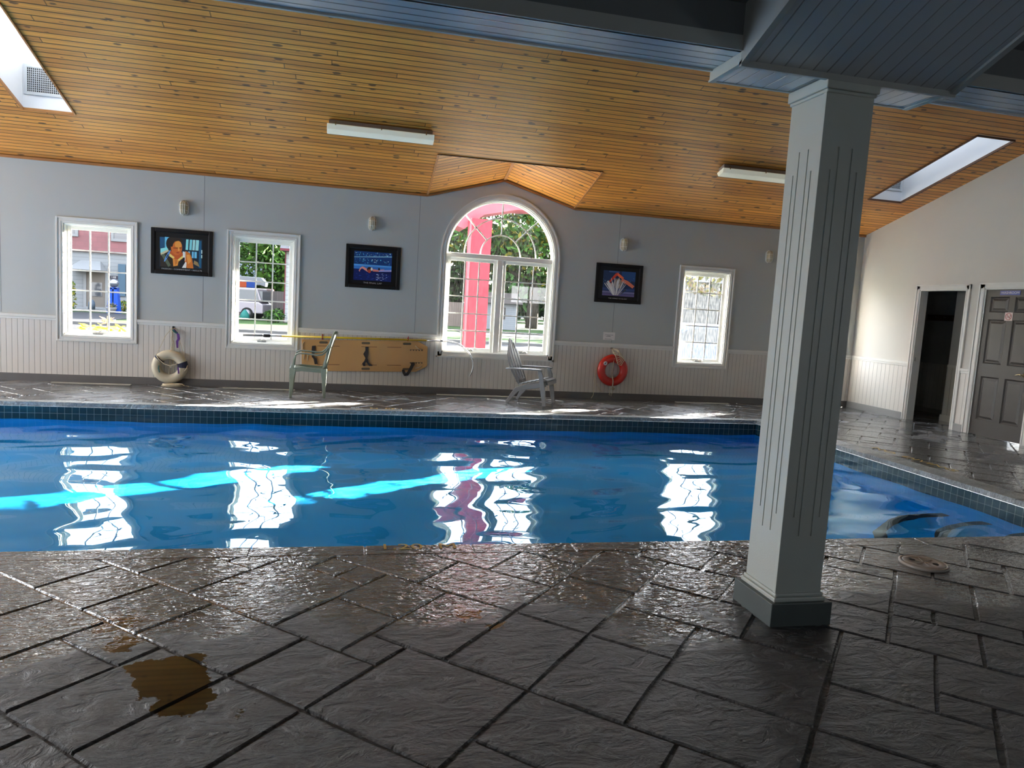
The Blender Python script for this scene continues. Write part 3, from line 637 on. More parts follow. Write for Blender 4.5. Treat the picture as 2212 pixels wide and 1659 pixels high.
def skylight(idx, x0, x1):
    cx, cyy = (x0+x1)/2, (SY0+SY1)/2; w = empty('window_%d' % idx, (cx, cyy, zc(cyy)), kind='structure'); off = Matrix.Translation((-cx, -cyy, -zc(cyy)))
    H = .86; mb = MB()
    for x in (x0, x1): mb.quad((x, SY0, zc(SY0)), (x, SY1, zc(SY1)), (x, SY1, zc(SY1)+H), (x, SY0, zc(SY0)+H))
    for y in (SY0, SY1): mb.quad((x0, y, zc(y)), (x1, y, zc(y)), (x1, y, zc(y)+H), (x0, y, zc(y)+H))
    for x, s_ in ((x0, -1), (x1, 1)): mb.quad((x+s_*.02, SY0, zc(SY0)), (x+s_*.02, SY1, zc(SY1)), (x+s_*.02, SY1, zc(SY1)+H), (x+s_*.02, SY0, zc(SY0)+H))
    for y, s_ in ((SY0, -1), (SY1, 1)): mb.quad((x0, y+s_*.02, zc(y)), (x1, y+s_*.02, zc(y)), (x1, y+s_*.02, zc(y)+H), (x0, y+s_*.02, zc(y)+H))
    mb.build('shaft', SHAFTW, w, xf=off, fixn=False)
    mb = MB()
    for x in (x0, x1): mb.bar([(x, SY0, zc(SY0)-.004), (x, SY1, zc(SY1)-.004)], (.018, .030), (1, 0, 0))
    for y in (SY0, SY1): mb.bar([(x0, y, zc(y)-.004), (x1, y, zc(y)-.004)], (.018, .030), (0, 1, 0))
    mb.build('edge_trim', WOODDK if idx == 11 else WOODTRIM, w, xf=off)
    mb = MB(); z0, z1 = zc(SY0)+H, zc(SY1)+H; mb.quad((x0, SY0, z0), (x1, SY0, z0), (x1, SY1, z1), (x0, SY1, z1)); mb.build('pane', PANES, w, xf=off)
    portal('sky_portal_roof_%d' % idx, (cx, cyy, zc(cyy)+H+.02), (0, -.28, -1), x1-x0, SY1-SY0)
    g = empty('air_vent', (cx, SY1-.001, zc(SY1)+.16), label='grey air grille inside the %s' % ('skylight shaft above the resting swimmer side' if idx == 10 else 'narrow skylight shaft beside the cream wall'), cat='vent')
    hw = (x1-x0)/2-.015; mb = MB(); rect_frame(mb, -hw, hw, 0, .34, .032, -.012, 0); mb.build('frame', VENTM, g, bevel=.002)
    mb = MB(); mb.box(-hw+.03, hw-.03, -.0025, 0, .03, .31); mb.build('duct_opening', HOLE, g)
    mb = MB()
    for i in range(24): x = -hw+.034+(2*hw-.068)*i/23; mb.box(x-.003, x+.003, -.010, -.004, .03, .31)
    for i in range(12): z = .035+.27*i/11; mb.box(-hw+.03, hw-.03, -.007, -.003, z-.0022, z+.0022)
    mb.build('louver', VENTM, g)
skylight(10, *SKY_L); skylight(11, *SKY_R)
mb = MB(); mb.quad((SKY_M[0], SY0, zc(SY0)), (SKY_M[1], SY0, zc(SY0)), (SKY_M[1], SY1, zc(SY1)), (SKY_M[0], SY1, zc(SY1)))
o = mb.build('ceiling_patch', WOOD); struct(o); o.name = 'trim_7'

# ------------------------------------------------------------------ beams, near ceiling
AZ, CZ, KS = 2.515, 2.472, .4127
BX0, BX1 = 1.56, 2.615
def build_beams():
    # long beam / bulkhead between the pine roof and the lower ceiling
    mb = MB()
    mb.quad((XL, YBM, AZ), (XR, YBM, AZ), (XR, 3.12, AZ), (XL, 3.12, AZ), m=0)          # boarded underside
    mb.box(XL, XR, YBM-.012, YBM+.01, AZ, AZ+.06, 1)                                     # pale band on the face
    mb.quad((XL, YBM, AZ+.06), (XR, YBM, AZ+.06), (XR, YBM, 5.5), (XL, YBM, 5.5), m=2)
    mb.quad((XL, 3.12, AZ), (XR, 3.12, AZ), (XR, 3.12, 5.5), (XL, 3.12, 5.5), m=1)
    mb.box(XL, XR, 3.112, 3.128, AZ-.008, AZ+.012, 3)
    struct(mb.build('trim_8', [SOFX, GREYP, DARKP, WHITE], fixn=False))
    # drop pad over the column
    mb = MB(); mb.box(BX0, BX1, YBM-.0, 3.135, CZ, AZ-.001, 1); mb.quad((BX0+.012, YBM, CZ-.001), (BX1-.012, YBM, CZ-.001), (BX1-.012, 3.125, CZ-.001), (BX0+.012, 3.125, CZ-.001), m=0)
    for x0, x1 in ((BX0-.004, BX0+.022), (BX1-.022, BX1+.004)): mb.box(x0, x1, YBM, 3.137, CZ-.008, CZ, 2)
    mb.box(BX0, BX1, 3.125, 3.14, CZ-.005, CZ+.004, 2)
    struct(mb.build('trim_9', [SOFY2, COLP, COLP], fixn=False))
    # wide sloping beam that climbs towards the viewer
    z0 = CZ-.004; y1 = YBM; y0 = YF; z1 = z0+KS*(y1-y0); mb = MB()
    mb.quad((BX0, y1, z0), (BX1, y1, z0), (BX1, y0, z1), (BX0, y0, z1), m=0)
    H = .34
    for x in (BX0, BX1): mb.quad((x, y1, z0), (x, y0, z1), (x, y0, z1+H), (x, y1, z0+H), m=1)
    mb.quad((BX0, y1, z0), (BX1, y1, z0), (BX1, y1, z0+H), (BX0, y1, z0+H), m=1)
    for x0, x1 in ((BX0-.006, BX0+.024), (BX1-.024, BX1+.006)):
        mb.bar([((x0+x1)/2, y1, z0-.006), ((x0+x1)/2, y0, z1-.006)], (x1-x0, .014), (1, 0, 0), m=2)
    mb.box(BX0-.006, BX1+.006, y1-.018, y1+.002, z0-.018, z0+.012, 2)
    struct(mb.build('trim_10', [SOFY, GREYP, GREYP], fixn=False))
    # lower ceiling over the near side, climbing with the beam
    mb = MB(); za = AZ+.19; zb = za+KS*(YBM-YF); mb.quad((XL, YBM, za), (XR, YBM, za), (XR, YF, zb), (XL, YF, zb)); struct(mb.build('trim_11', DARKP, fixn=False))
build_beams()

# ------------------------------------------------------------------ column
def grooved(mb, u0, u1, z0, z1, grooves, P, depth=.004, gw=.008, m=0):
    us = {u0, u1}; zs = {z0, z1}
    for (u, a, b_) in grooves: us |= {u-gw/2, u+gw/2}; zs |= {a, b_}
    us, zs = sorted(us), sorted(zs)
    def dep(u, z): return depth if any(g[0]-gw/2 < u < g[0]+gw/2 and g[1] < z < g[2] for g in grooves) else 0.0
    D = [[dep((us[i]+us[i+1])/2, (zs[j]+zs[j+1])/2) for j in range(len(zs)-1)] for i in range(len(us)-1)]
    for i in range(len(us)-1):
        for j in range(len(zs)-1):
            d = D[i][j]; mb.quad(P(us[i], d, zs[j]), P(us[i+1], d, zs[j]), P(us[i+1], d, zs[j+1]), P(us[i], d, zs[j+1]), m=m)
            if i+1 < len(us)-1 and D[i+1][j] != d: mb.quad(P(us[i+1], d, zs[j]), P(us[i+1], D[i+1][j], zs[j]), P(us[i+1], D[i+1][j], zs[j+1]), P(us[i+1], d, zs[j+1]), m=m)
            if j+1 < len(zs)-1 and D[i][j+1] != d: mb.quad(P(us[i], d, zs[j+1]), P(us[i+1], d, zs[j+1]), P(us[i+1], D[i][j+1], zs[j+1]), P(us[i], D[i][j+1], zs[j+1]), m=m)
def column():
    x0, x1, y0, y1 = 1.985, 2.218, 2.865, 3.125; cx, cyy = (x0+x1)/2, (y0+y1)/2
    c = empty('support_column', (cx, cyy, 0), label='square pale grey column with fluted grooves, standing on the wet slate deck', cat='column')
    a, b_ = (x1-x0)/2, (y1-y0)/2; ZT = CZ-.02; mb = MB()
    gr = [(-.067, .51, 2.08), (-.033, .42, 2.18), (.033, .42, 2.18), (.067, .51, 2.08)]
    grooved(mb, -a, a, .14, ZT, gr, lambda u, d, z: (u, -b_+d, z)); grooved(mb, -a, a, .14, ZT, gr, lambda u, d, z: (u, b_-d, z))
    grooved(mb, -b_, b_, .14, ZT, gr, lambda u, d, z: (-a+d, u, z)); grooved(mb, -b_, b_, .14, ZT, gr, lambda u, d, z: (a-d, u, z))
    mb.quad((-a, -b_, ZT), (a, -b_, ZT), (a, b_, ZT), (-a, b_, ZT))
    for s_ in (-1, 1):
        mb.box(s_*(a-.0005), s_*(a+.001), -b_, -b_+.018, .15, ZT-.03) if False else None
    mb.build('shaft', COLP, c, fixn=False)
    mb = MB(); mb.box(-a-.005, -a+.0005, -b_-.0005, -b_+.022, .14, ZT-.03); mb.build('corner_board', COLP, c, bevel=.002)
    mb = MB(); mb.box(-a-.016, a+.016, -b_-.016, b_+.016, ZT-.035, ZT+.014); mb.box(-a-.008, a+.008, -b_-.008, b_+.008, ZT-.05, ZT-.035); mb.build('capital', COLP, c, bevel=.005)
    mb = MB(); mb.box(-a-.018, a+.018, -b_-.018, b_+.018, .108, .130); mb.box(-a-.010, a+.010, -b_-.010, b_+.010, .130, .148); mb.build('base_moulding', COLP, c, bevel=.006)
    mb = MB(); mb.box(-a-.040, a+.046, -b_-.036, b_+.036, -.006, .110); tag(mb.build('plinth', COLB, c, bevel=.004), 'dark grey-green painted plinth')
column()

# ------------------------------------------------------------------ doors
def door_casing(idx, y0, y1, ztop, outer):
    w = empty('door_%d' % idx, (XR, (y0+y1)/2, 0), kind='structure'); c = (y0+y1)/2; mb = MB()
    a, b_ = outer[0]-c, outer[1]-c
    for (ya, yb) in ((a, y0-c), (y1-c, b_)):
        mb.box(-.018, .002, ya, yb, 0, ztop+.07)
    mb.box(-.018, .002, a, b_, ztop, ztop+.075); 
    for (ya, yb) in ((a, a+.02), (b_-.02, b_)): mb.box(-.03, -.018, ya, yb, 0, ztop+.075)
    mb.box(-.03, -.018, a, b_, ztop+.055, ztop+.075)
    mb.box(-.023, -.018, y0-c-.022, y0-c-.008, 0, ztop+.02); mb.box(-.023, -.018, y1-c+.008, y1-c+.022, 0, ztop+.02)
    mb.box(-.005, .13, y0-c-.002, y0-c+.016, 0, ztop); mb.box(-.005, .13, y1-c-.016, y1-c+.002, 0, ztop); mb.box(-.005, .13, y0-c, y1-c, ztop-.016, ztop+.002)
    mb.build('casing', WHITE, w, bevel=.003)
    return w, c
w1, _ = door_casing(1, D1[0], D1[1], 2.035, (8.655, 9.665))
mb = MB(); mb.box(.02, .03, .405, .425, .93, .99); mb.build('strike_plate', METALD, w1)
w2, c2 = door_casing(2, D2[0], D2[1], 2.045, (7.50, 8.505))
DOORG = plain('door_brown_grey', (.036, .031, .028), .45, var=.08, scale=20, bump=.0008, bscale=60)
def six_panel():
    s0, s1 = D2[0]+.012-c2, D2[1]-.012-c2; zt = 2.035
    P = []
    for (ya, yb) in ((8.04, 8.33), (7.66, 7.95)): P += [(ya, yb, .22, .83), (ya, yb, 1.01, 1.62), (ya, yb, 1.72, 1.93)]
    mb = MB(); X = .012
    ys = sorted({s0, s1, *[p[0]-c2 for p in P], *[p[1]-c2 for p in P]}); zs = sorted({.008, zt, *[p[2] for p in P], *[p[3] for p in P]})
    for i in range(len(ys)-1):
        for j in range(len(zs)-1):
            my, mz = (ys[i]+ys[i+1])/2, (zs[j]+zs[j+1])/2
            if any(p[0]-c2 < my < p[1]-c2 and p[2] < mz < p[3] for p in P): continue
            mb.quad((X, ys[i], zs[j]), (X, ys[i+1], zs[j]), (X, ys[i+1], zs[j+1]), (X, ys[i], zs[j+1]))
    for (a, b_, c, d) in P:
        a -= c2; b_ -= c2; rings = [(0, 0), (.018, .014), (.026, .014), (.055, .004)]
        for (i0, d0), (i1, d1) in zip(rings[:-1], rings[1:]):
            o = [(a+i0, c+i0), (b_-i0, c+i0), (b_-i0, d-i0), (a+i0, d-i0)]; n_ = [(a+i1, c+i1), (b_-i1, c+i1), (b_-i1, d-i1), (a+i1, d-i1)]
            for k_ in range(4): q = (k_+1) % 4; mb.quad((X+d0, *o[k_]), (X+d0, *o[q]), (X+d1, *n_[q]), (X+d1, *n_[k_]))
        i1, d1 = rings[-1]; mb.quad((X+d1, a+i1, c+i1), (X+d1, b_-i1, c+i1), (X+d1, b_-i1, d-i1), (X+d1, a+i1, d-i1))
    mb.box(X+.016, X+.04, s0, s1, .008, zt)
    mb.build('door_leaf', DOORG, w2, fixn=False)
    mb = MB()
    for z in (.22, 1.72): mb.tube([(X-.006, s1+.004, z), (X-.006, s1+.004, z+.10)], .008, 8)
    mb.build('hinge', METALD, w2)
    BR = plain('satin_brass', (.55, .46, .28), .25, metal=.9)
    h = s0+.075; mb = MB(); mb.lathe([(.032, X), (.032, X-.008), (.022, X-.014), (.012, X-.02), (.012, X-.05)], 16, c=(0, h, .905), axis='x')
    mb.tube([(X-.05, h, .905), (X-.055, h+.03, .912), (X-.05, h+.07, .905), (X-.045, h+.11, .893)], [.011, .011, .009, .006], 8); mb.build('door_handle', BR, w2)
six_panel()
def flat_sign(name, y0, y1, z0, z1, mats, label, cat):
    s_ = empty(name, (XR+.011, (y0+y1)/2, (z0+z1)/2), label=label, cat=cat); mb = MB(); mb.box(-.004, 0, -(y1-y0)/2, (y1-y0)/2, -(z1-z0)/2, (z1-z0)/2); mb.build('plate', mats, s_); return s_
NAVY = plain('sign_blue', (.05, .07, .30), .4); SW = plain('sign_white', (.75, .73, .72), .5); SRED = plain('sign_red', (.45, .10, .09), .5)
sg = flat_sign('washroom_sign', 7.885, 8.19, 1.955, 2.012, NAVY, 'blue WASHROOM sign with white letters at the top of the brown door', 'sign')
MX = Matrix(((0, 0, -1, -.0045), (-1, 0, 0, 0), (0, 1, 0, 0), (0, 0, 0, 1)))
text_mesh('lettering', 'WASHROOM', .046, SW, MX, parent=sg, xs=1.0)
for yy in (-.138, .138): mb = MB(); mb.lathe([(.005, -.0045), (.005, -.006)], 10, c=(0, yy, 0), axis='x'); mb.build('screw', METALD, sg)
ns = flat_sign('no_smoking_sign', 7.955, 8.075, 1.61, 1.722, plain('sign_pinkish_white', (.72, .58, .55), .5), 'small white no smoking sticker with a red circle on the brown door', 'sign')
mb = MB(); mb.tube([(-.006, .043*math.cos(t), .043*math.sin(t)) for t in [2*PI*i/28 for i in range(28)]], .0035, 6, closed=True); mb.bar([(-.006, .030, .030), (-.006, -.030, -.030)], (.003, .006), (1, 0, 0)); mb.build('prohibition_ring', SRED, ns)
mb = MB(); mb.box(-.0055, -.004, -.028, .022, -.010, -.003); mb.box(-.0055, -.004, -.028, -.020, .002, .022); mb.build('cigarette_mark', BLACK, ns)
# room seen through the open doorway
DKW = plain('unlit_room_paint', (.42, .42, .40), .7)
mb = MB(); X0, X1 = XR+.14, 9.95
mb.box(X1, X1+.05, 7.9, 11.05, -.1, 2.6); mb.box(X0, X1, 10.985, 11.05, -.1, 2.6); mb.box(X0, X1, 7.9, 7.95, 0, 2.6); mb.box(X0, X1+.05, 7.9, 11.12, 2.5, 2.6)

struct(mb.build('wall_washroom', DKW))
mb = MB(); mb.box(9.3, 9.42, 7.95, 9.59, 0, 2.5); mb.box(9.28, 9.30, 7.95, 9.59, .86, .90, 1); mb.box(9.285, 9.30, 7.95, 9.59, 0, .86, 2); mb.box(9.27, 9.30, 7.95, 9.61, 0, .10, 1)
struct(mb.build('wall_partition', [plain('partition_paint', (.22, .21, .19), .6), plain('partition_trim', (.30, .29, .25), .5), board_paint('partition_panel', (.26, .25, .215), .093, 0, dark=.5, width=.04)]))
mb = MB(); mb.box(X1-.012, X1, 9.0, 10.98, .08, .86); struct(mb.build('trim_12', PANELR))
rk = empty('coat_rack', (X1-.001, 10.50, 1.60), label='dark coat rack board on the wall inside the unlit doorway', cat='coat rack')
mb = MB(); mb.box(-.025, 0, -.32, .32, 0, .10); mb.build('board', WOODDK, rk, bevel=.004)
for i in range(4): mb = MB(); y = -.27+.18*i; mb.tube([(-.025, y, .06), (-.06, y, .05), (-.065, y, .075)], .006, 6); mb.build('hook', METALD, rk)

# ------------------------------------------------------------------ swimming pool
pool = empty('swimming_pool', (0, 0, 0), label='rectangular indoor swimming pool with blue interior and dark tile band', cat='pool')
mb = MB(); e_ = .0
mb.quad((PX0, PY0, PZ), (PX1, PY0, PZ), (PX1, PY1, PZ), (PX0, PY1, PZ))
for (a, b_) in (((PX0, PY0), (PX1, PY0)), ((PX1, PY0), (PX1, PY1)), ((PX1, PY1), (PX0, PY1)), ((PX0, PY1), (PX0, PY0))):
    mb.quad((a[0], a[1], PZ), (b_[0], b_[1], PZ), (b_[0], b_[1], -.285), (a[0], a[1], -.285))
basin = mb.build('basin', POOLP, pool, fixn=False)
mb = MB()
for (a, b_) in (((PX0, PY0), (PX1, PY0)), ((PX1, PY0), (PX1, PY1)), ((PX1, PY1), (PX0, PY1)), ((PX0, PY1), (PX0, PY0))):
    mb.quad((a[0], a[1], -.29), (b_[0], b_[1], -.29), (b_[0], b_[1], -.052), (a[0], a[1], -.052))
tband = mb.build('tile_band', TILE, pool, fixn=False)
# curved entry steps in the near right corner
STEPN = plain('step_nosing_dark', (.012, .014, .03), .5)
steps = []
for k_, (r, z) in enumerate(((1.65, -.80), (1.20, -.62), (.75, -.43))):
    n = 18; pts = [(PX1, PY0)]+[(PX1-r*math.cos(PI/2*i/n), PY0+r*math.sin(PI/2*i/n)) for i in range(n+1)]
    mb = MB(); mb.prism(pts, 2, PZ, z); s_ = mb.build('step', POOLP, pool); steps.append(s_)
    arc = [(PX1-(r-.02)*math.cos(PI/2*i/n), PY0+(r-.02)*math.sin(PI/2*i/n), z+.004) for i in range(n+1)]
    mb = MB(); mb.bar(arc, (.012, .085), (0, 0, 1)); q = mb.build('step_nosing', STEPN, s_); steps.append(q)
# coping stones
cop = MB(); rnd = random.Random(3)
def cop_run(x0, x1, y0, y1, along):
    L0, L1 = (x0, x1) if along == 'x' else (y0, y1); st_ = .52 if along == 'x' and y0 > 5 else .61
    a = L0 + ((.135-L0) % st_) if along == 'x' else L0
    cuts = [L0]+[L0+((.135-L0) % st_)+i*st_ for i in range(int((L1-L0)/st_)+1)]+[L1] if along == 'x' else [L0]+[L0+i*.47 for i in range(1, int((L1-L0)/.47)+1)]+[L1]
    cuts = sorted(set(c for c in cuts if L0 <= c <= L1))
    for c, d in zip(cuts[:-1], cuts[1:]):
        if d-c < .03: continue
        g = .0025
        if along == 'x': cop.box(c+g, d-g, y0+.002, y1-.002, -.053, rnd.uniform(-.001, .001))
        else: cop.box(x0+.002, x1-.002, c+g, d-g, -.053, rnd.uniform(-.001, .001))
cop.box(XL, PX1+.268, PY1+.004, PY1+.148, -.05, -.004); cop.box(PX1+.004, PX1+.268, PY0, PY1+.1, -.05, -.004)
cop_run(XL, PX1+.27, PY1, PY1+.15, 'x'); cop_run(PX1, PX1+.27, PY0, PY1, 'y')
coping = cop.build('coping', COPS, pool, bevel=.003)
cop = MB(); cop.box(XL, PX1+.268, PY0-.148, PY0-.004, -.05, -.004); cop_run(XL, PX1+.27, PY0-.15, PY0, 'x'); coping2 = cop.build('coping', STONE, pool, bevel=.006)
tag(coping, 'pale grey coping'); tag(coping2, 'dark wet coping stones on the near side')
text_mesh('depth_marking', '1.20  M', .125, YEL, Matrix.Translation((.435, 4.0, .0040)) @ Matrix.Diagonal((1, 1, 1, 1)), depth=.001, parent=coping2, xs=1.18)
text_mesh('depth_marking', '1.20  M', .125, YEL, Matrix.Translation((.52, 9.255, .0040)) @ Matrix.Rotation(PI, 4, 'Z'), depth=.001, parent=coping, xs=1.15)
text_mesh('depth_marking', 'NO  DIVING', .125, YEL, Matrix.Translation((6.10, 6.62, .0035)) @ Matrix.Rotation(-PI/2, 4, 'Z'), depth=.001, parent=coping, xs=1.75)

def build_water():
    dx = .045; nx = int((PX1-PX0)/dx); ny = int((PY1-PY0)/dx); v = []; f = []
    for j in range(ny+1):
        for i in range(nx+1):
            x = PX0+(PX1-PX0)*i/nx; y = PY0+(PY1-PY0)*j/ny
            z = .024*noise.noise(Vector((x*1.05+.3*y, y*1.5, 1.7)))+.0115*noise.noise(Vector((x*2.1-.8*y, y*3.2, 5.1)))+.0022*noise.noise(Vector((x*5.0, y*7.0+x, 9.2)))
            v.append((x, y, ZW+z))
    for j in range(ny):
        for i in range(nx):
            a = j*(nx+1)+i; f.append((a, a+1, a+nx+2, a+nx+1))
    me = bpy.data.meshes.new('pool_water'); me.from_pydata(v, [], f); me.update()
    for p in me.polygons: p.use_smooth = True
    me.materials.append(water_mat()); o = bpy.data.objects.new('pool_water', me); COL.objects.link(o)
    tag(o, 'rippling blue water filling the swimming pool', 'water', kind='stuff'); return o
water = build_water()
water.cycles.is_caustics_caster = True
for o in [basin, tband]+steps: o.cycles.is_caustics_receiver = True

# ------------------------------------------------------------------ things on and along the back wall
# framed prints: flat paper with printed shapes, behind a black lacquer frame
PAL = {}
def pm(r, g, b_):
    k_ = 'print_%03d_%03d_%03d' % (int(r*255), int(g*255), int(b_*255))
    lin = [((c+.055)/1.055)**2.4 if c > .04045 else c/12.92 for c in (r, g, b_)]
    if k_ not in MATS: plain(k_, tuple(min(1, c*2.3) for c in lin), .35, var=.02)
    return MATS[k_]
GLZ = None
def poster(x0, x1, z0, z1, shapes, caption, label, csize=.028, cy_=.90, tilt=0.0, img=(.15, .17, .83, .82), sub=True):
    W_, H_ = x1-x0, z1-z0; e_ = empty('framed_poster', ((x0+x1)/2, YB-.001, (z0+z1)/2), label=label, cat='picture', group='framed swimming posters on the blue grey wall')
    e_.rotation_euler = (0, tilt, 0)
    hw, hh = W_/2, H_/2; mb = MB()
    rect_frame(mb, -hw, hw, -hh, hh, .05, -.026, 0); rect_frame(mb, -hw+.045, hw-.045, -hh+.045, hh-.045, .014, -.018, 0); mb.build('frame', BLK2, e_, bevel=.006)
    mb = MB(); mb.box(-hw+.045, hw-.045, -.008, -.001, -hh+.045, hh-.045); mb.build('mat_board', plain('print_black', (.009, .009, .010), .3, spec=.3), e_)
    mb = MB(); mats = []
    def XZ(u, v): return (-hw+u*W_, hh-v*H_)
    y = -.0082; u0, v0, u1, v1 = img
    for i, (c, poly) in enumerate(shapes):
        mt = pm(*c)
        if mt not in mats: mats.append(mt)
        poly = [(min(max(u, u0), u1), min(max(v, v0), v1)) for u, v in poly]
        yy = y-.00006*i; mb.quad(*[(XZ(u, v)[0], yy, XZ(u, v)[1]) for u, v in poly], m=mats.index(mt))
    mb.build('picture_print', mats, e_, fixn=False)
    WT = plain('caption_white', (.55, .55, .55), .4); MY = Matrix(((1, 0, 0, 0), (0, 0, -1, -.0095), (0, 1, 0, 0), (0, 0, 0, 1)))
    X, Z = XZ(.5, cy_); text_mesh('caption', caption, csize, WT, Matrix.Translation((X, 0, Z)) @ MY, depth=.0006, parent=e_, xs=1.25)
    if sub: mb = MB(); mb.box(X-.10, X+.10, -.0092, -.0088, Z-csize*.9, Z-csize*.9+.0025); mb.build('caption_rule', WT, e_)
    return e_
def ell(cx, cyy, rx, ry, n=18, rot=0):
    out = []
    for i in range(n):
        a = 2*PI*i/n; x, y = rx*math.cos(a), ry*math.sin(a)*1.28; out.append((cx+x*math.cos(rot)-y*math.sin(rot)*.78, cyy+x*math.sin(rot)*1.28+y*math.cos(rot)))
    return out
def R_(a, b_, c, d): return [(a, b_), (c, b_), (c, d), (a, d)]
I1 = (.14, .19, .83, .84)
s1 = [((.03, .10, .16), R_(.14, .19, .83, .84)), ((.05, .24, .36), R_(.14, .20, .22, .45)), ((.30, .58, .72), R_(.22, .19, .30, .45)), ((.42, .68, .78), [(.15, .45), (.30, .40), (.26, .50), (.15, .55)])]
for a, b_, c in ((.56, .60, (.42, .68, .76)), (.62, .66, (.40, .66, .76)), (.67, .71, (.52, .70, .74)), (.72, .77, (.48, .68, .72))): s1.append((c, [(a+.004, .21), (b_+.004, .21), (b_-.004, .44), (a-.004, .44)]))
for a, b_ in ((.60, .64), (.66, .70), (.70, .75)): s1.append(((.34, .60, .70), R_(a, .47, b_-.01, .61)))
s1 += [((.06, .28, .40), R_(.775, .22, .815, .82)), ((.60, .75, .82), R_(.812, .42, .83, .50)), ((.60, .75, .82), R_(.812, .53, .83, .60)),
 ((.12, .085, .05), [(.15, .58), (.28, .46), (.42, .60), (.50, .72), (.50, .84), (.15, .84)]), ((.62, .60, .48), [(.15, .55), (.27, .46), (.29, .49), (.16, .60)]), ((.26, .30, .24), [(.16, .58), (.21, .56), (.32, .80), (.28, .84)]),
 ((.62, .34, .12), [(.50, .52), (.56, .47), (.62, .50), (.66, .60), (.69, .84), (.58, .84), (.54, .68)]), ((.74, .46, .20), [(.57, .55), (.62, .54), (.65, .68), (.60, .76)]), ((.58, .26, .10), [(.30, .48), (.48, .46), (.54, .60), (.44, .72), (.32, .60)]),
 ((.10, .065, .04), ell(.335, .33, .095, .125)), ((.62, .32, .12), ell(.41, .40, .092, .135)), ((.76, .46, .20), ell(.435, .34, .055, .065)), ((.40, .17, .07), [(.35, .415), (.43, .40), (.43, .425), (.36, .43)]), ((.36, .14, .06), [(.45, .40), (.495, .395), (.495, .415), (.46, .42)]), ((.78, .48, .24), [(.435, .42), (.455, .42), (.462, .475), (.43, .475)]), ((.50, .16, .10), ell(.432, .515, .026, .010)),
 ((.11, .07, .04), [(.325, .40), (.30, .30), (.32, .22), (.39, .19), (.47, .20), (.515, .25), (.50, .285), (.44, .255), (.385, .275), (.355, .33), (.345, .39)]),
 ((.80, .62, .36), [(.30, .54), (.38, .62), (.36, .66), (.29, .60)]), ((.82, .66, .38), [(.42, .68), (.53, .55), (.53, .60), (.44, .71)]), ((.76, .74, .66), [(.51, .48), (.555, .49), (.555, .68), (.52, .68)]), ((.72, .72, .68), [(.56, .70), (.575, .72), (.57, .84), (.50, .84)]),
 ((.72, .44, .18), [(.35, .64), (.45, .68), (.43, .80), (.36, .82)]), ((.34, .15, .06), [(.385, .66), (.392, .66), (.40, .78), (.393, .78)]), ((.34, .15, .06), [(.41, .67), (.417, .67), (.42, .76), (.413, .76)]),
 ((.03, .04, .07), ell(.50, .74, .028, .11, rot=.35)), ((.28, .46, .66), ell(.262, .60, .016, .115, rot=.45)), ((.03, .05, .10), ell(.262, .605, .008, .04, rot=.45)), ((.45, .38, .26), [(.70, .66), (.76, .70), (.79, .80), (.69, .74)])]
poster(-2.70, -1.90, 1.56, 2.19, s1, 'PASSION • COMMITMENT • RESULTS', 'black framed poster of a swimmer resting his chin on his hands', csize=.026, cy_=.885, img=I1)
rp = random.Random(4)
I2 = (.15, .15, .84, .82)
s2 = [((.03, .10, .26), R_(*I2)), ((.05, .18, .38), R_(.15, .15, .84, .46)), ((.04, .09, .30), R_(.15, .56, .84, .82))]
for i in range(110):
    u, v = rp.uniform(.16, .83), rp.choice((rp.uniform(.17, .24), rp.uniform(.31, .43))); c = rp.choice(((.12, .38, .62), (.30, .60, .78), (.05, .12, .28), (.60, .70, .82), (.10, .26, .44))); r = rp.uniform(.004, .012); s2.append((c, ell(u, v, r, r, 6)))
s2 += [((.45, .62, .80), [(.15, .285), (.84, .225), (.84, .245), (.15, .30)]), ((.25, .48, .70), R_(.15, .45, .84, .49)), ((.16, .36, .62), R_(.15, .49, .84, .56)), ((.50, .50, .66), [(.60, .57), (.84, .54), (.84, .58), (.60, .60)]),
 ((.72, .44, .40), [(.24, .60), (.27, .53), (.31, .50), (.38, .54), (.45, .60), (.44, .64), (.36, .59), (.30, .54), (.27, .58), (.26, .63)]), ((.70, .40, .36), [(.48, .55), (.62, .56), (.60, .60), (.50, .60)]), ((.10, .07, .08), ell(.435, .56, .045, .045)), ((.50, .20, .14), ell(.435, .60, .030, .034)), ((.80, .82, .84), ell(.475, .55, .018, .03)), ((.10, .05, .06), ell(.61, .54, .018, .024)), ((.70, .44, .40), [(.63, .55), (.70, .535), (.71, .55), (.64, .565)]), ((.03, .04, .12), [(.50, .60), (.84, .625), (.84, .635), (.50, .61)])]
for i in range(26): u, v = rp.uniform(.57, .76), rp.uniform(.64, .80); s2.append(((.55, .60, .78), ell(u, v, rp.uniform(.008, .022), rp.uniform(.003, .006), 6)))
for i in range(26): u, v = rp.uniform(.18, .80), rp.uniform(.64, .80); s2.append(((.10, .20, .48), ell(u, v, rp.uniform(.01, .03), rp.uniform(.003, .006), 6)))
poster(-.07, .725, 1.54, 2.17, s2, 'THE FINAL LAP', 'black framed poster of two swimmers racing past a crowd', csize=.032, cy_=.875, img=I2)
I3 = (.16, .18, .85, .82)
s3 = [((.05, .13, .26), R_(*I3)), ((.07, .20, .38), R_(.55, .18, .85, .42)), ((.18, .28, .45), R_(.28, .19, .5, .22)), ((.14, .20, .36), R_(.16, .62, .85, .68)), ((.35, .34, .48), R_(.16, .70, .85, .75)), ((.30, .26, .40), R_(.16, .76, .85, .82))]
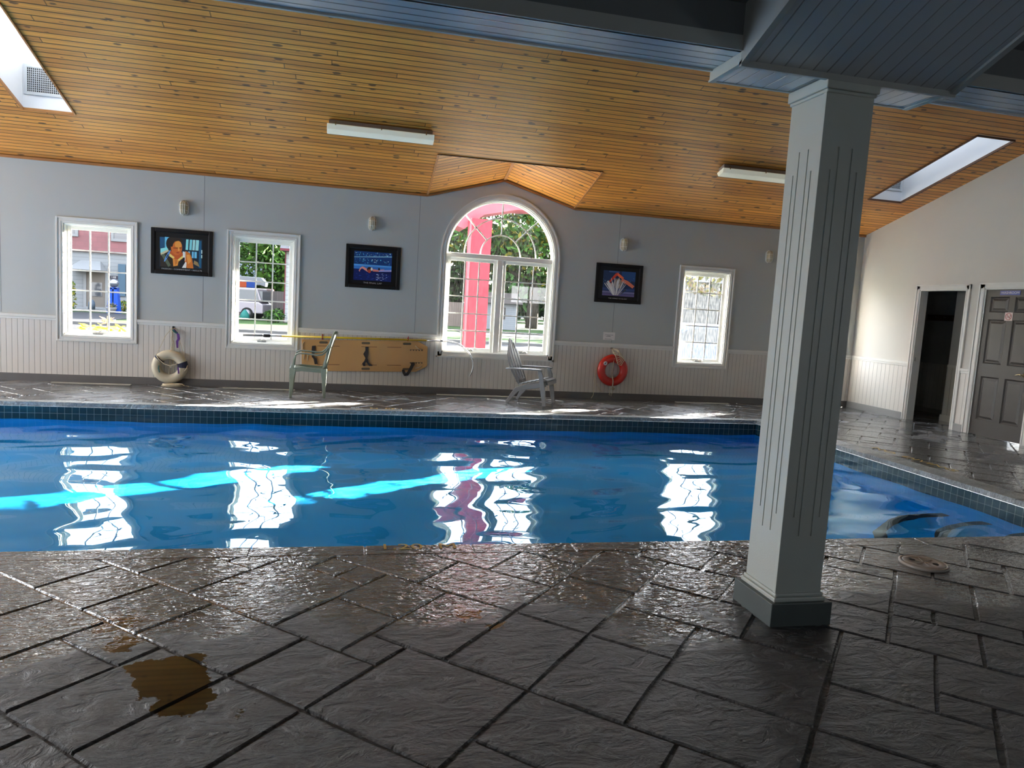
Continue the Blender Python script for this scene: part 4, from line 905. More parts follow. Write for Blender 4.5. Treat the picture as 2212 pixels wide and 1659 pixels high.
for i in range(80): u, v = rp.uniform(.17, .84), rp.uniform(.34, .62); c = rp.choice(((.12, .26, .42), (.06, .12, .26), (.20, .36, .48), (.04, .08, .2))); r = rp.uniform(.005, .014); s3.append((c, ell(u, v, r, r, 6)))
s3 += [((.62, .20, .14), [(.28, .46), (.42, .24), (.47, .22), (.50, .26), (.45, .30), (.36, .42), (.30, .50)]), ((.70, .32, .20), [(.46, .22), (.60, .34), (.58, .40), (.46, .30)]), ((.66, .36, .28), [(.56, .36), (.70, .42), (.84, .54), (.80, .60), (.66, .50), (.54, .44)]), ((.55, .20, .16), [(.34, .48), (.30, .60), (.33, .60), (.38, .50)]), ((.45, .40, .36), ell(.48, .50, .09, .10))]
for i in range(46):
    a = rp.uniform(-1.0, 1.1); r0, r1 = rp.uniform(.02, .12), rp.uniform(.24, .44); w = rp.uniform(.003, .008); x0, y0, x1, y1 = .44+.06*a, .80, .45+r1*math.sin(a)*.75, .80-r1*math.cos(a)*1.1
    c = rp.choice(((.86, .84, .80), (.70, .70, .72), (.92, .90, .84), (.50, .50, .54))); s3.append((c, [(x0, y0), (x0+.006, y0), (x1+w, y1+.02), (x1, y1), (x1-w, y1+.03)]))
poster(3.80, 4.59, 1.555, 2.175, s3, 'THE WINGS TO GLORY', 'black framed poster of a butterfly stroke swimmer throwing up white spray', csize=.024, cy_=.885, img=I3, sub=False)

# oval caged wall lamps
LENS = plain('yellowed_lamp_glass', (.50, .44, .31), .25, var=.15, scale=20); RUST = plain('rusty_screw', (.20, .08, .03), .7)
def wall_lamp(label):
    e_ = empty('wall_lamp', label=label, cat='lamp', group='oval caged wall lamps')
    def oval(hw, hh, n=28): return [(hw*math.cos(2*PI*i/n), (hh-hw)*(1 if math.sin(2*PI*i/n) > 0 else -1)*(1 if abs(math.sin(2*PI*i/n)) > .01 else 0)+hw*math.sin(2*PI*i/n)) for i in range(n)]
    mb = MB(); mb.prism(oval(.060, .105), 1, -.022, 0); mb.build('backplate', WHITE, e_, bevel=.004)
    mb = MB(); prof = [(1.0, -.022), (.97, -.045), (.86, -.066), (.6, -.080), (.25, -.085)]; i0 = 0; rings = []
    for f_, y in prof: rings.append([(u, y, v) for u, v in oval(.048*f_, .093*(f_*.55+.45 if f_ < 1 else 1))])
    for a, b_ in zip(rings[:-1], rings[1:]):
        for k_ in range(28): mb.quad(a[k_], a[(k_+1) % 28], b_[(k_+1) % 28], b_[k_], smooth=True)
    mb.quad(*rings[-1]); mb.build('glass_cover', LENS, e_)
    mb = MB()
    for u in (-.024, .0, .024): mb.tube([(u, -.022, -.098), (u, -.07, -.085), (u, -.091, -.04), (u, -.091, .04), (u, -.07, .085), (u, -.022, .098)], .0035, 6)
    for v in (-.035, .035): mb.tube([(-.055, -.022, v), (-.05, -.06, v), (-.02, -.090, v), (.02, -.090, v), (.05, -.06, v), (.055, -.022, v)], .0035, 6)
    mb.build('cage', plain('lamp_cage_white', (.72, .70, .62), .4), e_)
    for v in (-.102, .102): mb = MB(); mb.lathe([(.005, -.024), (.004, -.030)], 10, axis='y', c=(0, 0, v)); mb.build('screw', RUST, e_)
    return e_
LB = [(-2.28, 'caged oval wall lamp above the resting swimmer poster'), (.295, 'caged oval wall lamp above the poster of two racing swimmers'), (4.23, 'caged oval wall lamp above the white spray poster'), (6.815, 'caged oval wall lamp beside the column, over bare wall')]
l0 = wall_lamp(LB[0][1])
for i, (x, lb) in enumerate(LB):
    o = l0 if i == 0 else copy_tree(l0); o.location = (x, YB-.001, 2.485); o['label'] = lb

# long fluorescent fixtures on the pine slope
FHOUS = plain('fixture_housing_taupe', (.26, .21, .19), .5, var=.1); FLENS = pane_mat('fixture_lens', haze=.75); FW = plain('fixture_white', (.84, .84, .70), .35, emit=(1, 1, .78), estr=.07)
TUBE = plain('fluorescent_tube', (.80, .82, .72), .3)
def ceiling_light(label):
    e_ = empty('ceiling_light', label=label, cat='light', group='fluorescent strip lights on the pine ceiling')
    h = .64; mb = MB(); mb.box(-h+.02, h-.02, -.075, .075, -.072, -.016); mb.box(-h+.03, -h+.12, -.06, .06, -.016, -.004); mb.box(-h+.18, -h+.26, -.06, .06, -.016, -.006); mb.box(h-.28, h-.20, -.06, .06, -.016, -.006); mb.box(h-.12, h-.03, -.06, .06, -.016, -.004)
    mb.build('housing', FHOUS, e_, bevel=.004)
    mb = MB(); prof = [(-.088, -.072), (.088, -.072), (.088, -.084), (.062, -.135), (-.062, -.135), (-.088, -.084)]
    mb.prism(prof, 0, -h, h); mb.build('diffuser', FW, e_, bevel=.006)
    for x in (-h+.1, 0, h-.1):
        mb = MB(); mb.box(x-.006, x+.006, -.094, -.086, -.092, -.045); mb.build('clip', CHROME, e_)
    return e_
for i, (x, y, lb) in enumerate(((.31, 9.24, 'fluorescent ceiling light above the arched window, hung in full view'), (5.50, 9.24, 'fluorescent ceiling light partly hidden by the column'))):
    o = ceiling_light(lb) if i == 0 else copy_tree(o); o['label'] = lb
    o.location = (x, y, zc(y)-.001); o.rotation_euler = (-math.atan(SL), 0, 0)

# floor vents lying under the windows
VW = plain('vent_beige', (.36, .35, .31), .5, var=.15, scale=14)
for i, ((a, b_), lb) in enumerate((((-3.88, -2.90), 'thin beige floor vent strip below the window facing the red house'), ((-1.70, -.72), 'thin beige floor vent strip behind the green chair, below its window'), ((1.34, 3.17), 'long thin floor vent strip below the arched window'), ((5.27, 6.22), 'thin beige floor vent strip below the misted window right of the red ring'), ((7.40, 8.36), 'thin beige floor vent strip in the corner behind the column'))):
    e_ = empty('floor_vent', ((a+b_)/2, 10.80, 0), label=lb, cat='vent', group='vent strips along the back baseboard'); hw = (b_-a)/2; mb = MB()
    mb.box(-hw, hw, -.045, -.030, .001, .012); mb.box(-hw, hw, .030, .045, .001, .012); mb.box(-hw, -hw+.02, -.03, .03, .001, .012); mb.box(hw-.02, hw, -.03, .03, .001, .012); mb.build('frame', VW, e_, bevel=.002)
    mb = MB()
    for k_ in range(3): y = -.018+.018*k_; mb.box(-hw+.02, hw-.02, y-.0055, y+.0055, .003, .010)
    mb.build('grille', VW, e_)

# ---------------- moulded green armchair
GRN = plain('faded_green_resin', (.185, .22, .175), .5, var=.22, scale=9, bump=.0006, bscale=90)
def green_chair():
    e_ = empty('plastic_armchair', (-.50, 10.255, 0), rz=math.radians(2), label='faded green moulded plastic armchair facing left in front of the orange backboard', cat='chair')
    # local: faces -x; near side y<0
    mb = MB(); n = 8
    def seatz(t): return .425-.035*t-.02*math.sin(PI*t)
    for i in range(n):
        for j in range(6):
            def P(i, j, o=0): x = -.245+.46*i/n; w = .215-.02*(i/n); y = -w+2*w*j/6; return (x, y, seatz(i/n)-.010*(1-((j-3)/3)**2)-(.035*(1-i/1.0)**2 if i == 0 else 0)+o)
            mb.quad(P(i, j), P(i+1, j), P(i+1, j+1), P(i, j+1), smooth=True); mb.quad(P(i, j, -.012), P(i, j+1, -.012), P(i+1, j+1, -.012), P(i+1, j, -.012), smooth=True)
    for s_ in (-1, 1): mb.bar([(-.245, s_*.213, .372), (-.10, s_*.212, .392), (.10, s_*.203, .378), (.215, s_*.196, .372)], (.014, .055), (0, 1, 0))
    mb.bar([(-.25, -.215, .375), (-.25, .215, .375)], (.05, .014), (0, 0, 1))
    mb.build('seat', GRN, e_)
    # back shell
    mb = MB(); H = [(.215, .385, .19), (.240, .48, .200), (.262, .58, .212), (.290, .70, .212), (.322, .80, .195), (.350, .875, .15), (.360, .895, .11)]
    for a, b_ in zip(H[:-1], H[1:]):
        for j in range(6):
            def P(h, j, o=0): t = (j-3)/3; return (h[0]-.035*(t*t)+o, h[2]*t, h[1])
            if a[1] > .45 and b_[1] < .82 and j in (1, 4): continue
            mb.quad(P(a, j), P(b_, j), P(b_, j+1), P(a, j+1), smooth=True); mb.quad(P(a, j, .014), P(a, j+1, .014), P(b_, j+1, .014), P(b_, j, .014), smooth=True)
    for s_ in (-1, 1): mb.bar([(h[0]-.03, s_*h[2], h[1]) for h in H], (.022, .034), (0, 1, 0), smooth=True)
    mb.bar([(.33, -.11, .895), (.345, 0, .905), (.33, .11, .895)], (.030, .022), (1, 0, 0)); mb.build('backrest', GRN, e_)
    for s_ in (-1, 1):
        mb = MB(); y = s_*.245
        mb.bar([(-.215, s_*.222, .40), (-.200, y, .52), (-.178, y, .585), (-.135, y, .608), (-.03, y, .605), (.10, y, .592), (.165, y-s_*.006, .60), (.215, y-s_*.025, .645), (.255, s_*.205, .71)], [(.030, .030), (.034, .022), (.048, .020), (.054, .018), (.056, .018), (.050, .020), (.040, .022), (.032, .024), (.024, .024)], (0, 1, 0), smooth=True)
        mb.build('armrest', GRN, e_, bevel=.004)
    for (xt, xb, s_) in ((-.215, -.235, -1), (-.215, -.235, 1), (.19, .205, -1), (.19, .205, 1)):
        mb = MB(); yt, yb = s_*.205, s_*.205
        mb.bar([(xt, yt, .405), (xt*.6+xb*.4, yt, .24), (xb, yb, .002)], [(.045, .085), (.040, .058), (.032, .034)], (0, 1, 0)); mb.build('leg', GRN, e_, bevel=.005)
green_chair()

# ---------------- silver adirondack chair
SILV = plain('silver_grey_resin', (.20, .205, .215), .32, var=.05, scale=9)
def adirondack():
    e_ = empty('adirondack_chair', (2.655, 10.25, 0), rz=math.radians(-31), label='silver grey slatted adirondack chair in front of the arched window', cat='chair')
    # local +x is forward, rear feet at x=-.27, front feet at x=.27
    for k_ in range(5):
        t = (k_-2)/2; mb = MB(); pts = []
        for i in range(9):
            f_ = i/8; top = 1-.0-.10*t*t
            z = .285+(.93-.285)*f_*top; x = -.125-.27*f_*top-.02*math.sin(PI*f_)+.03*f_*f_; y = t*(.165+.085*math.sin(PI*min(1, f_*1.05))*.9)*(1 if f_ < .75 else 1-.75*(f_-.75)*2)
            pts.append((x, y, z))
        mb.bar(pts, [(.072 if i < 7 else .060 if i == 7 else .035, .014) for i in range(9)], (0, 1, 0), smooth=False); mb.build('back_slat', SILV, e_, bevel=.003)
    mb = MB(); mb.bar([(-.25, -.26, .515), (-.27, 0, .53), (-.25, .26, .515)], (.03, .02), (1, 0, 0)); mb.bar([(-.155, -.22, .33), (-.155, .22, .33)], (.02, .03), (1, 0, 0)); mb.build('back_brace', SILV, e_, bevel=.003)
    for k_ in range(6):
        x = -.085+.062*k_; z = .275+.018*k_+(.0 if k_ < 5 else -.004); mb = MB(); mb.bar([(x, -.225, z+.02), (x, .225, z+.02)], (.055, .014), (1, 0, .12)); mb.build('seat_slat', SILV, e_, bevel=.003)
    mb = MB(); mb.bar([(.292, -.225, .372), (.292, .225, .372)], (.060, .014), (1, 0, -.25)); mb.bar([(.326, -.225, .33), (.326, .225, .33)], (.055, .014), (.2, 0, -1)); mb.build('seat_slat', SILV, e_, bevel=.003)
    for s_ in (-1, 1):
        y = s_*.25
        mb = MB(); mb.bar([(-.30, s_*.275, .503), (-.20, s_*.295, .512), (.05, s_*.295, .520), (.20, s_*.29, .522), (.235, s_*.285, .514)], [(.055, .018), (.075, .02), (.085, .02), (.085, .02), (.07, .02)], (0, 1, 0)); mb.build('armrest', SILV, e_, bevel=.005)
        mb = MB(); mb.bar([(.195, y, .515), (.225, y, .42), (.262, y, .22), (.30, y, .002)], [(.024, .050), (.03, .066), (.032, .070), (.030, .046)], (0, 1, 0)); mb.build('leg', SILV, e_, bevel=.005)
        mb = MB(); mb.bar([(.29, y*.9, .325), (.12, y*.9, .275), (-.06, y*.9, .235), (-.14, y*.9, .205), (-.21, y*.92, .11), (-.275, y*.94, .002)], [(.024, .085), (.024, .070), (.024, .066), (.026, .075), (.028, .060), (.028, .036)], (0, 1, 0)); mb.build('leg', SILV, e_, bevel=.005)
adirondack()

# ---------------- life rings
def squig(a, b_, n, amp, seed):
    r = random.Random(seed); a, b_ = Vector(a), Vector(b_); out = []
    for i in range(n+1):
        t = i/n; p = a.lerp(b_, t); out.append(p+Vector((r.uniform(-amp, amp), r.uniform(-amp*.3, 0), r.uniform(-amp*.5, amp*.5))))
    return out
def torus(mb, c, R, r, n=48, k_=16, flat=.8):
    i = len(mb.v)
    for a in range(n):
        A = 2*PI*a/n
        for b_ in range(k_):
            B2 = 2*PI*b_/k_; q = R+r*math.cos(B2); mb.v.append((c[0]+q*math.cos(A), c[1]+r*flat*math.sin(B2), c[2]+q*math.sin(A)))
    for a in range(n):
        for b_ in range(k_): mb.f.append((i+a*k_+b_, i+((a+1) % n)*k_+b_, i+((a+1) % n)*k_+(b_+1) % k_, i+a*k_+(b_+1) % k_)); mb.m.append(0); mb.sm.append(True)
def strap_wrap(mb, c, R, r, ang, w, flat=.8, m=0):
    n = 16; e = 1.07
    for s0 in range(5):
        A0, A1 = ang-w/2+w*s0/5, ang-w/2+w*(s0+1)/5
        for b_ in range(n):
            pts = []
            for (A, B2) in ((A0, b_), (A1, b_), (A1, b_+1), (A0, b_+1)):
                t = 2*PI*B2/n; q = R+r*e*math.cos(t); pts.append((c[0]+q*math.cos(A), c[1]+r*e*flat*math.sin(t), c[2]+q*math.sin(A)))
            mb.quad(*pts, m=m, smooth=True)
WR = plain('yellowed_white_ring', (.60, .55, .42), .5, var=.1, scale=8); NAVYC = plain('navy_webbing', (.015, .017, .05), .7); PURP = plain('purple_ribbon', (.12, .03, .22), .6); TEAL = plain('teal_ribbon', (.02, .12, .11), .6)
def white_ring():
    x, z, y = -2.43, .268, YB-.085; e_ = empty('life_ring', (x, y, z), label='old white life ring with navy straps hanging beside the resting swimmer poster wall', cat='life ring')
    e_['label'] = 'yellowed white life ring with navy straps, hung low between two windows'
    mb = MB(); torus(mb, (0, 0, 0), .172, .066); mb.build('ring', WR, e_)
    mb = MB(); strap_wrap(mb, (0, 0, 0), .172, .066, math.radians(10), .42); tag(mb.build('strap', NAVYC, e_), 'navy webbing wrap with buckle')
    mb = MB(); strap_wrap(mb, (0, 0, 0), .172, .066, math.radians(140), .16); mb.bar([(-.155, -.056, .12), (-.12, -.06, .085), (-.10, -.05, .06)], (.05, .006), (1, 0, -1)); tag(mb.build('strap', NAVYC, e_), 'navy webbing wrap')
    mb = MB(); mb.tube([(-.165, -.06, .165), (-.13, -.066, .11), (-.06, -.066, .045), (.02, -.062, .02), (.075, -.06, .035), (.12, -.063, .055)], .006, 8); mb.tube([(.238, -.02, .03), (.235, -.055, -.01), (.21, -.06, -.045)], .006, 8); mb.tube([(-.155, -.05, .178), (-.06, .03, .44), (.02, .06, .55)], .0035, 6); mb.tube([(.20, -.03, .13), (.12, .03, .38), (.04, .06, .55)], .0035, 6); mb.build('grab_line', ROPE, e_)
    mb = MB()
    for sd in range(6): mb.tube(squig((.02+.004*sd, .045, .54), (-.01+.012*sd, -.01 if sd < 2 else .03, -.12+.05*(sd % 3)), 14, .012, sd), .0035, 5)
    mb.build('throw_line', ROPE, e_)
    mb = MB(); mb.bar([(.05, .02, .53), (.075, .01, .49), (.105, .005, .46), (.115, .0, .40), (.095, .0, .36), (.10, .0, .27)], [(.02, .02), (.035, .02), (.03, .012), (.035, .012), (.03, .01), (.022, .008)], (1, 0, 0)); mb.build('ribbon', PURP, e_); mb = MB(); mb.bar([(.125, -.068, .005), (.13, -.072, -.05), (.132, -.068, -.085)], (.02, .006), (1, 0, 0)); mb.build('ribbon', PURP, e_)
    mb = MB(); mb.bar([(.04, .0, .52), (.06, -.01, .50), (.085, .0, .485)], (.03, .03), (1, 0, 0)); mb.build('ribbon', TEAL, e_); mb = MB(); mb.bar([(-.125, -.055, .02), (-.13, -.064, -.02), (-.115, -.066, -.08)], (.014, .006), (1, 0, 0)); mb.build('ribbon', TEAL, e_)
    hk = empty('wall_hook', (-2.40, YB-.015, .825), label='small dark wall hook holding the white life ring rope', cat='hook', group='hooks on the white wainscot'); mb = MB(); mb.tube([(0, 0, -.01), (0, -.03, -.02), (0, -.05, -.012), (0, -.055, .008)], .005, 6); mb.box(-.012, .012, -.004, 0, -.02, .02); mb.build('hook_body', BLACK, hk)
    # heap of line on the floor
    mb = MB(); r = random.Random(8)
    for q in range(5):
        pts = [(.13*math.cos(t+q)+r.uniform(-.02, .02), .05*math.sin(t+q)+r.uniform(-.01, .01), .008+.007*q) for t in [2*PI*i/14 for i in range(14)]]; mb.tube(pts, .0055, 6, closed=True)
    mb.tube([(.10, 0, .02), (.16, .02, .01), (.21, .0, .008)], .0055, 6)
    o = mb.build('rope_heap', ROPE); o.location = (-2.36, 10.80, .002); tag(o, 'loose coil of cream rope on the floor under the white ring', 'rope')
white_ring()
def red_ring():
    x, z, y = 4.17, .478, YB-.085; e_ = empty('life_ring', (x, y, z), label='bright red life ring with a round white sticker, hung on the wainscot', cat='life ring')
    mb = MB(); torus(mb, (0, 0, 0), .192, .066); mb.build('ring', plain('red_ring_plastic', (.52, .025, .018), .3, var=.08, scale=6), e_)
    mb = MB(); a = math.radians(143); cxx, czz = .185*math.cos(a), .185*math.sin(a); mb.lathe([(.032, -.0545), (.032, -.0575), (.030, -.0585)], 20, c=(cxx, 0, czz), axis='y'); st = mb.build('sticker', SW, e_)
    mb = MB(); mb.bar([(cxx-.012, -.059, czz-.012), (cxx+.012, -.059, czz+.014)], (.002, .012), (0, 1, 0)); mb.build('printed_mark', BLACK, st)
    mb = MB(); H = (-.02, .05, .355)
    for sd in range(7):
        w = .05+.018*sd; d = .05+.03*sd
        mb.tube([(H[0], H[1], H[2]), (H[0]+.0+.006*sd, -.01, H[2]-.07), (H[0]+.02+.01*sd, -.055, H[2]-d-.02), (H[0]+.04+w*.6, -.066, H[2]-d-.035), (H[0]+.03+w, -.06, H[2]-d*.8+.01), (H[0]+.03+w*.6, -.02, H[2]-d*.3), (H[0]+.01, .04, H[2]-.01)], .006, 6)
    mb.tube(squig((.0, -.05, .20), (-.005, .02, -.06), 10, .004, 3), .006, 6); mb.tube([(.0, -.02, .10), (.04, .03, .0), (.0, .03, -.10)], .003, 5)
    mb.tube([(-.005, -.03, -.10), (-.0, -.062, -.16), (0, -.066, -.20), (0, -.055, -.26)], .010, 8)
    for sd in range(9): mb.tube(squig((-.03+.009*sd, -.05, -.255-.004*sd), (.035-.009*sd, -.05, -.30), 5, .012, 30+sd), .0045, 5)
    for sd, (dx, l) in enumerate(((-.045, .40), (-.028, .41), (.0, .42), (.012, .38), (.03, .32))): mb.tube(squig((dx*.5, -.05, -.29), (dx, -.03, -l), 7, .005, 50+sd), .0035, 5)
    mb.tube([(-.262, .02, .04), (-.268, .03, -.02), (-.258, .045, -.12), (-.235, .05, -.24), (-.18, .05, -.33), (-.13, .055, -.36)], .0035, 6); mb.tube([(-.262, .01, .04), (-.275, .03, -.10), (-.278, .04, -.30), (-.285, .03, -.42), (-.32, .02, -.468)], .0045, 6); mb.tube([(.262, .0, -.02), (.262, .03, -.09), (.25, .04, -.16)], .0035, 6)
    mb.build('throw_line', ROPE, e_)
    hk = empty('wall_hook', (4.15, YB-.015, .835), label='small dark wall hook holding the red life ring', cat='hook', group='hooks on the white wainscot'); mb = MB(); mb.tube([(0, 0, -.01), (0, -.03, -.02), (0, -.05, -.012), (0, -.055, .008)], .005, 6); mb.box(-.012, .012, -.004, 0, -.02, .02); mb.build('hook_body', BLACK, hk)
red_ring()

# ---------------- spinal board and rescue pole
def backboard():
    th = math.atan2(.055, 1.84); e_ = empty('spine_board', (.27, YB-.035, .535), label='orange plywood spine board with black straps, hung on the wainscot', cat='rescue board'); e_.rotation_euler = (0, -th, 0)
    PLY = plain('varnished_plywood', (.62, .355, .135), .35, var=.10, scale=3); HH = plain('slot_shadow_wood', (.13, .10, .06), .8); SLIT = plain('slit_dark', (.15, .06, .03), .8)
    w, h = .92, .232; mb = MB()
    out = [(-w, -h), (w-.17, -h), (w-.03, -h+.07), (w, -h+.10), (w, h-.08), (w-.03, h-.06), (w-.15, h), (-w, h)]
    mb.prism(out, 1, -.009, .009); mb.build('panel', PLY, e_, bevel=.003)
    def slot(x, z, l, t, mt, nm):
        n = 8; pts = [(x+l/2-t/2+t/2*math.cos(a), z+t/2*math.sin(a)) for a in [-PI/2+PI*i/n for i in range(n+1)]]+[(x-l/2+t/2+t/2*math.cos(a), z+t/2*math.sin(a)) for a in [PI/2+PI*i/n for i in range(n+1)]]
        mb = MB(); mb.prism(pts, 1, -.0098, -.0085); return mb.build(nm, mt, e_)
    for x in (-.61, 0.0, .61):
        for z in (.192, -.192): slot(x, z, .125, .034, HH, 'hand_hole')
    for x, l in ((-.54, .32), (.05, .23), (.42, .21)):
        for z in (.138, -.135): slot(x, z, l, .007, SLIT, 'strap_slot')
    for z in (.095, -.098):
        mb = MB(); mb.box(.655, .845, -.0098, -.0085, z+.008, z+.013)
        for i in range(5): mb.lathe([(.011, -.0085), (.011, -.0098)], 12, c=(.665+.043*i, 0, z+.002), axis='y')
        mb.build('pin_slots', HH, e_)
    ST = plain('dark_strap', (.03, .022, .02), .6, var=.3, scale=30)
    def strap(pts, w_): mb = MB(); mb.bar(pts, w_, (1, 0, .1)); return mb.build('strap', ST, e_, bevel=.002)
    strap([(-.75, -.012, .14), (-.755, -.022, .08), (-.76, -.025, -.02), (-.73, -.026, -.05), (-.715, -.02, -.13)], [(.05, .005), (.05, .006), (.035, .02), (.045, .006), (.045, .005)])
    strap([(.015, -.012, .14), (.015, -.024, .05), (.012, -.026, -.02), (.0, -.03, -.07), (-.03, -.03, -.11), (-.02, -.025, -.15)], [(.045, .005), (.045, .006), (.03, .01), (.04, .02), (.045, .02), (.03, .006)])
    strap([(.0, -.018, .08), (-.02, -.022, .03), (.01, -.03, -.03), (.03, -.03, -.10), (.075, -.025, -.145)], [(.02, .005), (.035, .006), (.03, .006), (.03, .01), (.05, .02)])
    strap([(.70, -.014, -.09), (.70, -.028, -.12), (.66, -.03, -.20), (.63, -.03, -.25), (.60, -.02, -.285), (.57, -.015, -.25), (.555, -.012, -.20)], [(.055, .008), (.06, .012), (.055, .008), (.055, .01), (.06, .02), (.045, .008), (.04, .006)])
    mb = MB(); mb.tube([(-.88, -.014, .20), (-.91, -.018, .16), (-.905, -.018, .09), (-.88, -.018, .03), (-.89, -.018, -.06)], .006, 6); mb.build('cord', ROPE, e_); mb = MB(); mb.tube([(-.83, -.014, .03), (-.835, -.016, -.04), (-.84, -.014, -.08)], .005, 6); mb.build('cord', ROPE, e_); mb = MB(); mb.tube([(.735, -.016, .165), (.77, -.02, .13), (.81, -.02, .105), (.84, -.016, .115)], .006, 6); mb.build('cord', ROPE, e_); mb = MB(); mb.tube([(.74, -.014, -.175), (.79, -.02, -.165), (.84, -.016, -.135)], .006, 6); mb.build('cord', ROPE, e_)
backboard()
REDP = plain('red_hook_coating', (.35, .03, .03), .4)
for i, (x, z) in enumerate(((-.365, .775), (.885, .815))):
    hk = empty('utility_hook', (x, YB-.012, z), label='red coated utility hook %s the spine board' % ('at the green chair end of' if i == 0 else 'at the chamfered end of'), cat='hook', group='red hooks carrying pole and board')
    mb = MB(); mb.tube([(0, .005, .02), (0, -.05, .015), (0, -.05, -.012), (0, -.078, -.014), (0, -.088, -.004), (0, -.088, .045)], .006, 6); mb.box(-.010, .010, -.006, 0, -.04, .05); mb.build('hook_body', REDP, hk)
def rescue_pole():
    e_ = empty('rescue_pole', (0, YB-.085, 0), label='yellow rescue pole with a silver shepherd crook, lying above the spine board', cat='rescue pole')
    YP = plain('yellow_fibreglass', (.72, .50, .02), .3, var=.05); AL = plain('aluminium_tube', (.66, .66, .66), .25, metal=.6)
    def z(x): return .765+(x+.86)*(.040/2.18)+.012
    mb = MB(); mb.tube([(-.93, 0, z(-.93)), (1.16, 0, z(1.16))], .0145, 12); mb.build('pole', YP, e_)
    mb = MB(); mb.tube([(-1.46, 0, z(-1.46)), (-.93, 0, z(-.93))], .0125, 10); mb.build('telescopic_section', AL, e_)
    mb = MB(); mb.tube([(-1.46, 0, z(-1.46)), (-1.40, 0, z(-1.40)), (-1.30, 0, z(-1.3)), (-1.20, 0, z(-1.2))], .0165, 12); tag(mb.build('grip', plain('grey_rubber_grip', (.28, .28, .28), .6), e_), 'grey rubber grip')
    mb = MB(); mb.tube([(-1.19, 0, z(-1.19)), (-1.17, 0, z(-1.17)), (-1.10, 0, z(-1.1)), (-1.085, 0, z(-1.085))], [.018, .026, .026, .018], 10); mb.build('twist_lock', BLACK, e_)
    mb = MB(); mb.tube([(1.16, 0, z(1.16)), (1.40, 0, z(1.38))], .011, 10); mb.tube([(1.36, 0, z(1.36)), (1.42, 0, z(1.40))], .016, 10)
    C = [(1.42, z(1.4)), (1.52, .813), (1.62, .80), (1.70, .765), (1.78, .70), (1.85, .62), (1.885, .55), (1.90, .47), (1.892, .39), (1.86, .30)]
    mb.tube([(x, 0, zz) for x, zz in C], .0065, 8); mb.tube([(x-.012 if x > 1.5 else x, -.012, zz-.012) for x, zz in C], .005, 8); mb.build('crook', AL, e_)
rescue_pole()

# paper notice
nt_ = empty('paper_notice', (4.10, YB-.001, 1.02), label='small white paper notice taped to the wall above the red ring', cat='notice'); nt_.rotation_euler = (0, math.radians(0), 0)
mb = MB(); mb.box(-.10, .10, -.0015, 0, -.062, .062); mb.build('sheet', SW, nt_)
mb = MB()
for z, a, b_ in ((.018, -.07, .07), (.005, -.03, .02), (-.008, -.055, .03), (-.047, -.07, .05)): mb.box(a, b_, -.0024, -.0014, z-.003, z+.003)
tag(mb.build('printed_lines', plain('faded_print', (.25, .24, .28), .6), nt_), kind='stuff')

# skimmer lid on the near deck
sk = empty('skimmer_lid', (3.44, 3.545, .003), label='round beige plastic skimmer lid set in the wet slate deck', cat='lid')
LID = plain('beige_lid_plastic', (.36, .315, .28), .35, var=.1, scale=12)
mb = MB(); mb.lathe([(.137, -.004), (.137, .010), (.130, .014), (.122, .014), (.120, .009)], 40); mb.build('rim', LID, sk)
mb = MB(); mb.lathe([(.118, -.002), (.118, .012), (.112, .015), (.085, .015), (.082, .0125), (.01, .0125)], 40)
mb.build('lid_disc', LID, sk)
for s_ in (-1, 1):
    a = math.radians(-45); u, v = s_*.062*math.cos(a), s_*.062*math.sin(a)
    mb = MB(); mb.lathe([(.017, .012), (.017, .0145)], 18, c=(u, v, 0)); mb.build('finger_hole', HOLE, sk)
mb = MB()
for a in (20, 70, 110, 160): t = math.radians(a); mb.bar([(-.078*math.cos(t), -.078*math.sin(t), .0135), (.078*math.cos(t), .078*math.sin(t), .0135)], (.004, .003), (-math.sin(t), math.cos(t), 0))
mb.build('moulded_ribs', LID, sk)

# ------------------------------------------------------------------ outside
GZ = -.16
CS = .40
LAWN = grass_mat('lawn_grass', (.018, .050, .010), (.045, .095, .016)); ASPH = plain('asphalt', (.036, .037, .042), .9, var=.2, scale=.8)
mb = MB(); mb.box(-70, 90, YB+.17, 100, GZ-.5, GZ-.02); struct(mb.build('lawn', LAWN)); bpy.data.objects['lawn'].name = 'ground_lawn'
mb = MB(); mb.box(-70, 90, 20.5, 28.6, GZ-.1, GZ+.0); mb.box(-70, 90, 11.9, 14.4, GZ-.1, GZ)
mb.box(-13.2, -9.6, 28, 40, GZ-.1, GZ+.005); mb.box(6.0, 15, 36.5, 43.5, GZ-.1, GZ+.005)
struct(mb.build('ground_street', ASPH))
mb = MB(); mb.box(-70, 90, 28.6, 28.9, GZ-.1, GZ+.10); mb.box(-70, 90, 20.2, 20.5, GZ-.1, GZ+.10); struct(mb.build('ground_kerb', plain('kerb_concrete', (.12, .12, .12), .8)))
SIDW = shingle('white_clapboard', (.17, .185, .20), .20, width=6, mortar=.012, var=.02, dark=.55)
REDS = shingle('red_shingle_siding', (.17, .050, .058), .28, width=.42, mortar=.012, var=.10, dark=.7)
SHGL = shingle('grey_roof_shingle', (.055, .052, .060), .18, width=.35, mortar=.012, var=.2, dark=.6)
TRW = plain('house_trim_white', (.22, .23, .24), .6); GLD = plain('house_window_glass', (.045, .052, .065), .1, var=.3, scale=1.5); SHUT = plain('blue_grey_shutter', (.060, .105, .15), .6)
def K(x24, z24, Y): k_ = Y/24.0; return x24*k_, 1.4+(z24-1.4)*k_
